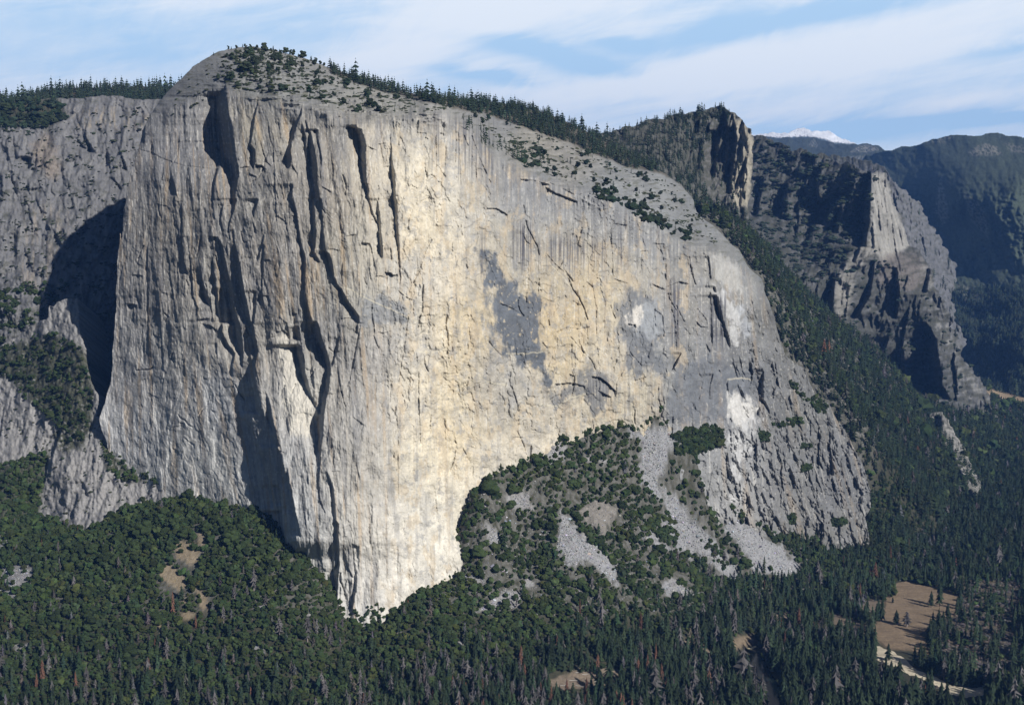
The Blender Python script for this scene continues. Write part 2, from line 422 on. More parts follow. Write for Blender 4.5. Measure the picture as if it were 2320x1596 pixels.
CT_SLAB = RIMC + [(x, y + 45, d - 170) for x, y, d in RIMC] + [(x, y + 200, d - 650) for x, y, d in RIMC] + [(330, 300, 2490), (300, 420, 2250),
    (437, 150, 2570), (497, 115, 2620), (574, 104, 2660), (665, 122, 2700), (770, 157, 2770), (640, 180, 2430), (560, 165, 2470), (490, 170, 2490), (760, 215, 2420), (860, 235, 2420), (402, 185, 2550), (371, 217, 2540),
    (1000, 238, 2430), (900, 215, 2640), (1034, 243, 2700), (1034, 215, 2980), (900, 198, 2850), (1200, 297, 2880), (1174, 236, 3180), (1100, 295, 2560), (1200, 370, 2520), (1350, 350, 2980), (1314, 285, 3280), (1400, 400, 2790),
    (1500, 400, 3040), (1500, 470, 2710), (1570, 460, 2990), (1620, 520, 2910), (1660, 570, 2830), (1366, 308, 3380), (1440, 350, 3280), (1508, 394, 3140), (1300, 395, 2580), (1420, 462, 2580), (1725, 640, 2800), (1900, 1000, 2500), (1760, 800, 2500)]

BANDS = []
def B(k, *ls):
    for l in ls:
        if k in 'bcde': l = [(x, y, w * (1.25 if w >= 30 else 1.1)) for x, y, w in l]
        BANDS.append(fr(k, l))
B('a', [(1600, 60, 10), (1610, 150, 60), (1615, 260, 240), (1645, 480, 290), (1695, 620, 340), (1722, 850, 390), (1742, 1050, 330), (1775, 1180, 200), (1775, 1280, 160), (1740, 1430, 95), (1720, 1590, 75)],
  [(1530, 1100, 30), (1520, 1180, 100), (1480, 1300, 62), (1450, 1450, 42), (1445, 1590, 34)],
  [(2020, 330, 20), (1980, 520, 55), (1950, 750, 58), (1922, 870, 45), (1985, 950, 85), (1985, 1100, 80), (1960, 1190, 20)],
  [(915, 1340, 25), (955, 1450, 35), (972, 1540, 20)], [(1000, 780, 16), (988, 1010, 16)], [(1312, 1050, 10), (1306, 1170, 12)], [(1108, 1180, 14), (1088, 1500, 10)],
  [(690, 1050, 12), (680, 1180, 14)], [(1242, 190, 15), (1206, 310, 12)], [(800, 1190, 12), (780, 1320, 20)], [(520, 420, 10), (540, 570, 12)], [(1140, 1060, 20), (1145, 1150, 26)])
B('b', [(602, 320, 6), (596, 480, 30), (540, 620, 75), (490, 780, 65), (460, 950, 85), (472, 1100, 115), (430, 1185, 40)], [(600, 600, 14), (660, 800, 60), (655, 950, 32), (660, 1100, 15)],
  [(640, 560, 10), (720, 740, 45), (770, 950, 110), (800, 1120, 130), (800, 1250, 110), (800, 1400, 90), (830, 1590, 90)], [(800, 690, 50), (790, 750, 20), (832, 900, 26), (860, 1050, 30), (850, 1150, 10)],
  [(1310, 640, 60), (1400, 750, 130), (1440, 900, 140), (1420, 1000, 110), (1432, 1150, 100), (1440, 1350, 74), (1475, 1480, 60), (1450, 1570, 30)], [(1440, 1470, 16), (1472, 1590, 30)],
  [(1748, 740, 12), (1762, 900, 24), (1772, 1100, 38), (1802, 1250, 72), (1812, 1400, 66), (1812, 1590, 60)], [(1618, 870, 8), (1650, 1050, 9), (1660, 1150, 8)], [(60, 830, 10), (100, 960, 15), (150, 1100, 25), (192, 1150, 16)],
  [(160, 560, 10), (182, 750, 14), (216, 890, 12)], [(300, 600, 9), (322, 800, 9)], [(480, 1150, 22), (540, 1250, 16), (542, 1380, 10)], [(330, 1400, 8), (372, 1590, 12)], [(485, 1400, 40), (470, 1590, 44)], [(1880, 800, 6), (1960, 900, 6)],
  [(2140, 650, 6), (2140, 900, 8)], [(240, 1400, 8), (300, 1590, 12)], [(960, 900, 8), (1010, 1200, 12), (990, 1360, 8)])
B('c', [(1432, 0, 22), (1452, 250, 22)], [(1750, 0, 90), (1702, 150, 34), (1640, 350, 25), (1660, 520, 20)], [(1500, 480, 10), (1562, 600, 52), (1602, 800, 64), (1642, 1000, 84), (1702, 1200, 112), (1722, 1400, 96), (1780, 1590, 140)],
  [(1570, 60, 26), (1535, 260, 24), (1570, 400, 12)], [(1702, 400, 22), (1722, 600, 22), (1792, 850, 72), (1812, 1050, 84), (1862, 1250, 84), (1902, 1450, 84), (1925, 1590, 62)], [(2030, 0, 62), (1982, 130, 34), (1960, 220, 20)], [(1962, 300, 15), (2002, 430, 22)],
  [(1030, 60, 14), (1042, 300, 26), (1028, 450, 16), (1042, 600, 26), (1062, 800, 22), (1112, 960, 32)], [(1102, 400, 8), (1142, 800, 12), (1172, 1000, 34), (1182, 1250, 28), (1242, 1400, 15), (1216, 1530, 12)], [(1262, 900, 22), (1322, 1100, 62), (1392, 1280, 92), (1400, 1370, 30)],
  [(1372, 950, 8), (1402, 1250, 15), (1442, 1590, 22)], [(1432, 750, 14), (1472, 1050, 52), (1502, 1250, 42), (1522, 1500, 32)], [(1562, 1150, 20), (1602, 1350, 70), (1612, 1590, 60)], [(842, 650, 15), (882, 850, 15), (872, 950, 10), (912, 1150, 15), (952, 1450, 15), (982, 1590, 16)],
  [(972, 780, 10), (992, 1200, 12)], [(532, 100, 10), (532, 500, 8)], [(272, 850, 15), (232, 1050, 10)], [(462, 1250, 16), (512, 1420, 16)], [(412, 1360, 15), (416, 1590, 15)], [(2000, 1190, 30), (1992, 1400, 42), (1970, 1590, 32)], [(2112, 400, 15), (2072, 600, 22), (2022, 780, 32)],
  [(2102, 600, 26), (2082, 900, 22), (2072, 1150, 22), (2086, 1350, 20)], [(1902, 950, 8), (1886, 1080, 9)], [(1902, 1190, 12), (1922, 1420, 16)], [(920, 120, 10), (945, 340, 12)], [(1205, 200, 8), (1225, 560, 12)], [(1340, 130, 20), (1330, 350, 10)])
B('d', [(490, 0, 42), (532, 150, 42), (562, 400, 32), (602, 600, 42), (652, 750, 54), (642, 850, 42), (640, 1000, 46), (640, 1200, 36), (682, 1400, 42), (742, 1590, 72)], [(762, 0, 52), (762, 200, 50), (782, 400, 62), (780, 550, 82), (762, 670, 50), (830, 800, 40)],
  [(862, 0, 62), (862, 200, 28), (882, 450, 36), (892, 650, 34), (962, 700, 84), (1002, 850, 74), (1022, 1000, 42), (1062, 1090, 42), (1132, 1190, 44), (1212, 1330, 74), (1342, 1500, 62), (1345, 1590, 44)], [(1470, 10, 22), (1532, 200, 28), (1592, 300, 32)],
  [(1582, 0, 22), (1612, 200, 42), (1622, 400, 52), (1642, 550, 64), (1652, 700, 64), (1640, 760, 20)], [(1832, 0, 74), (1842, 250, 64), (1852, 450, 54), (1862, 700, 28), (1882, 1000, 22), (1872, 1110, 12)], [(1492, 580, 16), (1552, 870, 22)], [(1560, 900, 8), (1562, 1180, 9)],
  [(1472, 870, 9), (1492, 1030, 8)], [(312, 800, 10), (300, 930, 10)], [(1340, 1050, 10), (1346, 1200, 10), (1322, 1390, 9)], [(1642, 1190, 10), (1612, 1310, 10)], [(1882, 1190, 10), (1832, 1410, 9)], [(1672, 1420, 9), (1652, 1550, 8)], [(372, 200, 9), (412, 400, 12)],
  [(430, 60, 14), (440, 330, 10)], [(1260, 950, 10), (1280, 1120, 8)], [(1120, 830, 8), (1125, 1100, 8)], [(1760, 640, 24), (1765, 780, 20)])
B('e', [(562, 0, 42), (562, 120, 34), (642, 280, 64), (702, 350, 54), (732, 400, 42), (692, 540, 16), (702, 690, 30)], [(792, 0, 120), (822, 200, 104), (842, 400, 64), (822, 570, 20)], [(962, 0, 54), (992, 200, 64), (1032, 370, 64), (1002, 450, 26), (982, 600, 34), (1002, 800, 46), (1042, 950, 115), (1052, 1160, 80)],
  [(922, 150, 30), (932, 250, 24), (925, 480, 22)], [(942, 680, 24), (950, 900, 26)], [(1128, 900, 12), (1192, 1080, 46), (1212, 1250, 80), (1262, 1400, 80), (1302, 1590, 70)], [(880, 1250, 30), (960, 1400, 40), (1000, 1590, 40)],
  [(1402, 20, 20), (1442, 200, 22), (1432, 310, 12)], [(1560, 60, 40), (1582, 220, 84)], [(1590, 300, 110), (1640, 650, 100), (1690, 850, 56), (1785, 1100, 20)], [(1802, 0, 96), (1852, 200, 136), (1932, 400, 124), (1972, 560, 84), (1972, 650, 84), (1942, 850, 94), (1902, 1050, 94), (1882, 1180, 104), (1872, 1300, 112), (1872, 1450, 104), (1842, 1590, 80)],
  [(2072, 200, 18), (2052, 350, 34), (1992, 560, 32)], [(2312, 0, 22), (2325, 150, 34)], [(1942, 1330, 15), (1920, 1590, 14)], [(2282, 480, 8), (2192, 780, 8)], [(1402, 1230, 16), (1432, 1450, 16)], [(1302, 750, 9), (1286, 940, 9)], [(72, 480, 12), (82, 690, 16)], [(30, 300, 8), (45, 480, 10)], [(492, 270, 26), (490, 400, 14)], [(530, 120, 8), (525, 240, 8)], [(1615, 300, 8), (1625, 640, 8)])
B('f', [(240, 0, 40), (330, 260, 40), (380, 500, 40)], [(470, 180, 10), (492, 300, 42), (522, 450, 50), (552, 600, 40), (582, 740, 22)], [(445, 540, 90), (462, 790, 60)], [(470, 500, 20), (502, 790, 30)], [(742, 0, 48), (742, 150, 16), (722, 300, 8), (742, 450, 14), (782, 550, 10)],
  [(802, 220, 15), (852, 350, 38), (862, 500, 28), (862, 600, 16), (892, 640, 30), (892, 800, 48), (902, 980, 44), (892, 1030, 64), (882, 1270, 54)], [(852, 50, 8), (856, 190, 8)], [(932, 850, 12), (972, 1000, 14), (1012, 1080, 14)], [(1010, 820, 9), (1027, 1000, 16), (1042, 1040, 24), (1037, 1180, 38), (1002, 1350, 26)],
  [(1057, 820, 11), (1052, 920, 9)], [(912, 1060, 10), (906, 1300, 12)], [(1167, 500, 9), (1162, 640, 9)], [(1337, 380, 7), (1332, 520, 7)], [(1382, 50, 7), (1382, 440, 7)], [(248, 500, 34), (228, 600, 20)], [(642, 850, 30), (618, 970, 34)], [(642, 520, 7), (646, 610, 7)], [(640, 250, 14), (648, 320, 14)], [(545, 800, 24), (530, 900, 16)], [(735, 820, 8), (750, 960, 8)], [(960, 1100, 8), (930, 1240, 8)], [(1218, 1290, 14), (1218, 1350, 14)], [(410, 330, 40), (440, 480, 40)]) 
B('5', [(562, 920, 14), (564, 1150, 12), (574, 1400, 8)], [(1682, 340, 6), (1712, 500, 9), (1712, 690, 8)], [(1296, 1390, 20), (1282, 1510, 14)], [(2258, 795, 14), (2206, 905, 14)], [(2002, 815, 8), (1998, 890, 12)], [(2056, 785, 8), (2046, 840, 6)], [(890, 880, 5), (905, 960, 5)], [(385, 970, 6), (372, 1120, 6)], [(1140, 1090, 8), (1148, 1140, 6)], [(1188, 1400, 6), (1186, 1500, 8)], [(1020, 960, 6), (1000, 1060, 6)], [(2030, 400, 8), (2025, 450, 8)], [(845, 1405, 10), (870, 1450, 10)], [(915, 1530, 8), (910, 1591, 8)], [(1260, 400, 6), (1258, 480, 6)])
B('h', [(10, 380, 14), (14, 560, 18)], [(290, 380, 18), (340, 600, 14)], [(460, 350, 10), (460, 540, 10)], [(500, 300, 30), (525, 560, 22)], [(570, 640, 60), (580, 700, 30)], [(600, 740, 80), (640, 900, 110), (670, 1050, 40), (730, 1200, 90), (740, 1320, 30)], [(520, 700, 26), (530, 1000, 26), (540, 1280, 26)], [(370, 880, 12), (470, 1010, 14), (480, 1070, 10)], [(185, 1390, 20), (95, 1560, 24)], [(470, 1290, 20), (510, 1370, 16)], [(1000, 1290, 14), (950, 1390, 20)], [(1110, 1150, 30), (1120, 1200, 30)], [(960, 1500, 24), (990, 1590, 36)], [(1090, 1000, 14), (1060, 1150, 14)], [(850, 680, 10), (870, 880, 10)])
B('i', [(165, 0, 22), (95, 120, 20)], [(780, 90, 8), (835, 270, 10)], [(975, 40, 16), (1000, 180, 50), (975, 300, 30)], [(1130, 130, 40), (1120, 300, 95), (1130, 450, 120), (1180, 580, 40), (1190, 680, 30)], [(1260, 210, 10), (1290, 300, 50)], [(1260, 310, 30), (1225, 450, 24)], [(550, 180, 36), (510, 300, 20), (510, 460, 16)], [(430, 260, 8), (385, 470, 10)], [(1650, 680, 14), (1655, 880, 36)], [(1770, 820, 20), (1745, 1000, 30), (1735, 1300, 26)], [(1880, 860, 40), (1870, 1000, 40), (1920, 1330, 60)], [(1310, 1240, 14), (1330, 1450, 18)], [(250, 1290, 20), (275, 1450, 40)], [(550, 1200, 12), (510, 1400, 16), (490, 1570, 14)], [(170, 1230, 60), (165, 1380, 60)], [(760, 1000, 6), (762, 1150, 8)], [(660, 1220, 10), (630, 1330, 10)], [(1480, 820, 20), (1475, 960, 24)], [(1600, 1070, 10), (1610, 1130, 10)], [(1120, 1570, 6), (1120, 1590, 6)], [(2080, 1000, 16), (2100, 1250, 20), (2240, 1560, 14)], [(1840, 1180, 20), (1870, 1350, 30)], [(1630, 600, 12), (1640, 660, 12)], [(1080, 550, 34), (1060, 640, 40)])
B('r', [(1028, 420, 40), (1032, 550, 66)], [(1085, 490, 10), (1045, 560, 20)], [(760, 40, 10), (755, 120, 16), (768, 200, 10)], [(720, 370, 20), (765, 480, 20)], [(840, 460, 12), (845, 520, 14)], [(700, 400, 20), (690, 460, 20)], [(1300, 540, 8), (1290, 610, 10)])
B('P', [(620, 330, 3), (628, 500, 3)], [(335, 560, 3), (338, 800, 3)], [(360, 660, 3), (372, 840, 3)], [(1385, 510, 2), (1390, 620, 2)], [(1040, 300, 3), (1046, 420, 2)], [(1012, 330, 2), (1008, 400, 2)], [(985, 1100, 2), (996, 1190, 2)], [(560, 1000, 2), (575, 1080, 3)])
WIDE = [[(577, 820, 16), (588, 900, 40), (603, 950, 58), (620, 985, 72), (641, 1040, 78), (654, 1095, 78), (668, 1150, 74), (680, 1240, 66)]]
ROOFS = [(fr('a', [(410, 850), (500, 940), (640, 970), (760, 1040), (900, 1090), (1050, 1140), (1300, 1165), (1420, 1185)]), 2.2), (fr('a', [(1780, 1165), (1900, 1155)]), 4), (fr('a', [(1990, 1135), (2060, 1140), (2100, 1180)]), 9), (fr('a', [(1900, 1245), (1985, 1285)]), 4),
         (fr('b', [(1650, 1160), (1720, 1150)]), 4), (fr('b', [(1190, 630), (1290, 665), (1370, 670)]), 9), (fr('b', [(1530, 520), (1620, 490), (1690, 500), (1850, 515)]), 4), (fr('b', [(1060, 500), (1130, 520), (1200, 515)]), 5), (fr('b', [(740, 690), (800, 680)]), 8), (fr('b', [(1550, 400), (1650, 450), (1700, 460)]), 5), (fr('b', [(850, 1410), (970, 1480)]), 3), (fr('b', [(1590, 860), (1680, 850)]), 3),
         (fr('c', [(1385, 470), (1490, 480)]), 8), (fr('c', [(330, 1345), (440, 1350)]), 8), (fr('c', [(390, 965), (515, 975)]), 3), (fr('c', [(1240, 1550), (1300, 1530), (1370, 1530)]), 5), (fr('d', [(1675, 930), (1740, 940), (1780, 970), (1830, 960)]), 9), (fr('d', [(1370, 550), (1470, 560)]), 5), (fr('d', [(470, 1450), (520, 1470)]), 5), (fr('d', [(1170, 465), (1290, 440)]), 3),
         (fr('e', [(280, 5), (400, 25), (480, 90)]), 5), (fr('e', [(1255, 105), (1305, 110)]), 5), (fr('e', [(1330, 80), (1420, 140)]), 5), (fr('5', [(1440, 992), (1530, 982), (1580, 990), (1630, 1004)]), 6), (fr('5', [(1680, 940), (1730, 948), (1780, 985), (1830, 1035)]), 9), (fr('5', [(1740, 1045), (1800, 1072)]), 6), (fr('5', [(1530, 925), (1565, 938)]), 5), (fr('5', [(1910, 600), (1960, 610)]), 5), (fr('5', [(1180, 1330), (1240, 1335)]), 2),
         (fr('g', [(1740, 232), (1830, 222)]), 3), (fr('g', [(1880, 600), (1950, 630), (2010, 660)]), 5), (fr('g', [(2040, 635), (2110, 600), (2200, 572), (2290, 600)]), 5), (fr('g', [(980, 790), (1080, 845)]), 3), (fr('g', [(880, 430), (980, 550)]), 3), (fr('g', [(840, 1310), (920, 1280), (980, 1290)]), 2), (fr('g', [(160, 820), (290, 870), (350, 910)]), 2.5), (fr('g', [(1440, 540), (1600, 590)]), 3), (fr('g', [(1885, 140), (2010, 145)]), 4),
         (fr('2', [(1220, 1158), (1310, 1165), (1400, 1190)]), 5), (fr('2', [(1380, 1210), (1440, 1245), (1580, 1300)]), 7), (fr('2', [(1000, 1345), (1060, 1345), (1130, 1385)]), 7), (fr('2', [(1820, 1445), (1900, 1452)]), 4), (fr('2', [(270, 710), (330, 720)]), 4), (fr('2', [(480, 700), (600, 715)]), 3), (fr('h', [(650, 280), (720, 310), (790, 350), (860, 420)]), 7), (fr('h', [(350, 1030), (400, 1080), (480, 1090)]), 5), (fr('h', [(150, 570), (230, 590)]), 4),
         (fr('i', [(1480, 1010), (1560, 990), (1650, 1000)]), 6), (fr('i', [(1400, 1290), (1520, 1270), (1660, 1240)]), 4), (fr('i', [(1340, 1420), (1480, 1395)]), 4), (fr('i', [(130, 1140), (300, 1150), (440, 1150)]), 5), (fr('i', [(1380, 1120), (1480, 1130)]), 5), (fr('f', [(1000, 800), (1050, 825)]), 5), (fr('f', [(280, 600), (330, 590)]), 3)]
# ledges and exfoliation steps on the slabs above the rim
rl = random.Random(11)
for i in range(150):
    x = rl.uniform(640, 1040); y = 205 + (x - 640) * .11 + rl.uniform(-62, 40)
    w = rl.uniform(8, 42); s_ = rl.uniform(-.05, .18); ROOFS.append(([(x - w / 2, y - s_ * w / 2), (x + w / 2, y + s_ * w / 2)], -rl.uniform(2, 7)))
for i in range(90):
    x = rl.uniform(1080, 1620); y = 300 + (x - 1080) * .46 + rl.uniform(-40, 40)
    w = rl.uniform(12, 50); ROOFS.append(([(x - w / 2, y - .25 * w), (x + w / 2, y + .25 * w)], -rl.uniform(2, 6)))

for i in range(330):
    x = rl.uniform(300, 1900); y = rl.uniform(200, 1350)
    if y < np.interp(x, [300, 500, 800, 1000, 1250, 1620, 1900], [260, 240, 280, 280, 430, 590, 900]) + 15: continue
    L_ = rl.uniform(12, 90) if x < 1500 else rl.uniform(8, 50); ln = np.interp(x, [200, 560, 720, 900, 1600, 1900], [0, .16, .09, 0, 0, .25]) + rl.gauss(0, .10); w = rl.uniform(.8, 2.2) * (1.5 if x > 1640 else 1)
    BANDS.append([(x, y, w * .4), (x + ln * L_ * .5 + rl.gauss(0, 1), y + L_ * .5, w), (x + ln * L_, y + L_, w * .4)])
for i in range(190):
    x = rl.uniform(300, 1900); y = rl.uniform(260, 1300)
    if y < np.interp(x, [300, 500, 800, 1000, 1250, 1620, 1900], [260, 240, 280, 280, 430, 590, 900]) + 15: continue
    w = rl.uniform(5, 26); t_ = rl.gauss(0, .35); ROOFS.append(([(x - w / 2, y - t_ * w / 2), (x, y + rl.gauss(0, 1.5)), (x + w / 2, y + t_ * w / 2)], rl.uniform(.8, 2.6)))
def rough_bands(out, n_, x0, x1, y0, y1, lean, wlo, whi, llo, lhi, seed, ok=None):
    q = random.Random(seed)
    for i in range(n_):
        x, y = q.uniform(x0, x1), q.uniform(y0, y1)
        if ok and not ok(x, y): continue
        L_ = q.uniform(llo, lhi); w = q.uniform(wlo, whi); ln = lean + q.gauss(0, .16)
        out.append([(x, y, w * .3), (x + ln * L_ * .35 + q.gauss(0, 2), y + L_ * .35, w), (x + ln * L_ * .7 + q.gauss(0, 2), y + L_ * .7, w * .8), (x + ln * L_, y + L_, w * .3)])
rough_bands(BANDS, 150, 1640, 1960, 640, 1240, .22, 2.5, 6.5, 18, 70, 71, lambda x, y: y > np.interp(x, [1640, 1750, 1960], [800, 800, 1080]) and not (1640 < x < 1730 and 880 < y < 970))
GROOVES = []
rimq = lambda x: np.interp(x, [300, 500, 800, 1000, 1070, 1130, 1250, 1450, 1620, 1900], [260, 240, 290, 275, 310, 385, 435, 515, 600, 960])
for i in range(190):
    x = rl.uniform(880, 1900) if i % 4 else rl.uniform(320, 880); y = rl.uniform(270, 1300)
    if y < rimq(x) + 6: continue
    big = rl.random() < .16; L_ = rl.uniform(40, 130) if big else rl.uniform(8, 46)
    if x > 1560: L_ *= .6
    if y > 950 and x < 1180 and i % 3: continue
    a_ = rl.gauss(math.pi / 2, .2) if rl.random() < .84 or y < 640 else rl.uniform(.1, 3.0)
    if x > 1640: a_ -= .22
    pts_ = [(x, y)]
    for k in range(4): a_ += rl.gauss(0, .22); pts_.append((pts_[-1][0] + math.cos(a_) * L_ / 4, pts_[-1][1] + math.sin(a_) * L_ / 4))
    if pts_[-1][1] < rimq(pts_[-1][0]) + 4: continue
    GROOVES.append((pts_, rl.uniform(1.0, 1.5) * (1.2 if big else 1), rl.uniform(2, 5.5) * (1.4 if big else 1) * (1.5 if x > 1600 else 1)))
for k_, pts_ in (('5', [(1540, 690), (1600, 760), (1680, 850), (1700, 900)]), ('5', [(1450, 660), (1520, 630), (1600, 640), (1660, 625)]), ('5', [(1380, 150), (1440, 220), (1520, 290), (1555, 330)]), ('5', [(1010, 720), (1060, 780), (1090, 810)]), ('5', [(640, 60), (600, 130), (560, 260), (520, 340)]), ('5', [(180, 600), (140, 800), (110, 960), (90, 1010)]), ('5', [(490, 540), (470, 700), (430, 950), (400, 1200)]), ('5', [(770, 1300), (800, 1380), (780, 1500), (740, 1591)]), ('2', [(1400, 1180), (1480, 1220), (1560, 1260)]), ('2', [(780, 770), (800, 900), (790, 1050)]), ('2', [(670, 760), (665, 900), (672, 1120)]), ('2', [(900, 880), (960, 1050), (1020, 1180)]), ('2', [(850, 880), (920, 1060), (930, 1150)]),
                   ('g', [(1090, 640), (1140, 590), (1200, 640)]), ('g', [(2100, 900), (2140, 1050), (2150, 1350)]), ('g', [(1900, 900), (1990, 960), (2000, 1080), (2010, 1200)]), ('g', [(620, 780), (600, 950), (590, 1090)]), ('h', [(270, 300), (290, 480), (340, 610)]), ('h', [(120, 850), (210, 1030)]), ('h', [(1110, 760), (1180, 1000), (1260, 1230), (1330, 1500)]), ('h', [(960, 740), (1000, 930), (1060, 1100)]), ('i', [(760, 1000), (765, 1300), (800, 1500)]), ('i', [(940, 960), (900, 1150), (810, 1230)]), ('i', [(1320, 1000), (1330, 1150), (1300, 1260)]), ('i', [(60, 1180), (30, 1100), (20, 1000)]), ('i', [(1720, 900), (1730, 1100), (1740, 1440)])):
    GROOVES.append((fr(k_, pts_), 1.25, 4.2))
RIMX = [230, 330, 400, 470, 500, 560, 690, 800, 900, 1000, 1070, 1130, 1250, 1350, 1450, 1550, 1620, 1690, 1760, 2000]
RIMY = [330, 262, 235, 205, 195, 222, 238, 268, 262, 252, 292, 362, 412, 438, 494, 552, 566, 608, 700, 1000]
def rim(X): return np.interp(X, RIMX, RIMY)
LEANX = [200, 380, 560, 650, 720, 850, 950, 1600, 1750, 1900]
LEANV = [0, .02, .17, .12, .09, .04, 0, 0, .12, .25]
def crackU(X, Y): return X - np.interp(X, LEANX, LEANV) * (Y - 700)

def wall_disp(X, Y, D):
    rm = rim(X) + 10 * fbm(X / 40, Y / 60, 40, 3)
    slab = 1 - sstep(-14, 14, Y - rm)
    ramp = sstep(0, 1, np.clip((X - 1560) / 120, 0, 1)) * sstep(940, 990, Y)      # lower buttress
    left = 1 - sstep(800, 930, X)
    U = crackU(X, Y) + 8 * fbm(X / 120, Y / 260, 44, 2)
    k1 = .32 + .68 * left + .35 * sstep(1640, 1760, X); k2 = .30 + .6 * left + .35 * sstep(1640, 1760, X)
    rough = sstep(-.3, .35, fbm(X / 90, Y / 150, 49, 3))
    smo = 1 - .72 * sstep(760, 880, Y + .25 * (X - 300)) * (1 - sstep(560, 620, X)); k1 = k1 * smo; k2 = k2 * smo
    f = 1.6 * k1 * ridged(U / 62, Y / 560, 50, 2) + .6 * k2 * fbm(U / 26, Y / 300, 53, 3) + .30 * fbm(U / 9.5, Y / 110, 57, 3) * (.35 + .5 * left) * (.3 + rough) + .45 * fbm(X / 6, Y / 11, 59, 3) * (.4 + rough)
    f = f + (3.0 + 5 * (1 - left)) * fbm(X / 64, Y / 120, 61, 4, .5)
    q = fbm(U / 34, Y / 130, 63, 4) * 5 + fbm(X / 12, Y / 22, 64, 2) * .5
    f = f + terr(q, .10) * 1.3 * (.55 + .45 * left)
    qa = fbm(U / 46, Y / 700, 67, 3) * 6; f = f + terr(qa + .4 * fbm(X / 30, Y / 60, 68, 3), .10) * .8 * (.2 + .8 * left) * smo
    for per, am, sd in ((70, 5.2, 501), (34, 1.7, 502), (15, .4, 503)):
        ph = U / per + 1.1 * fbm(U / (per * 2.3), Y / (per * 13), sd, 2) + .05 * fbm(X / 9, Y / 14, sd + 5, 2); t_ = ph - np.floor(ph); on = sstep(-.16, .22, fbm(U / (per * 1.5), Y / (per * 4.5), sd + 9, 3))
        f = f + am * on * (left * smo + .16 * (1 - left) + .35 * sstep(1640, 1760, X)) * np.where(t_ < .86, t_, .86 * (1 - t_) / .14)
    q2 = fbm(X / 30, Y / 42, 66, 4) * 6
    f = f + terr(q2, .12) * (.8 + .4 * (1 - left)); q3 = fbm(X / 75 + .3 * fbm(X / 20, Y / 30, 69, 3), Y / 190, 75, 3) * 5; f = f + terr(q3, .06) * 2.4 * (1 - left) * (1 - .6 * sstep(950, 1050, Y) * (X < 1200))
    # broken rock low on the right buttress
    br = np.maximum(ramp, .7 * sstep(1640, 1720, X) * sstep(700, 800, Y))
    f = f + br * (13 * fbm((X - .25 * Y) / 34, Y / 70, 70, 4, .5) + 6.0 * terr(fbm((X - .25 * Y) / 18, Y / 40, 71, 3) * 4, .08) + 1.6 * fbm(X / 7, Y / 9, 77, 3))
    s = 7 * fbm(X / 60, Y / 16, 72, 5, .55) + 4.5 * terr(fbm(X / 50, Y / 9, 74, 4) * 4, .12) + 1.4 * fbm(X / 9, Y / 5, 76, 3)
    s = s * (.25 + .75 * sstep(440, 540, X))
    return f * (1 - slab) + s * slab

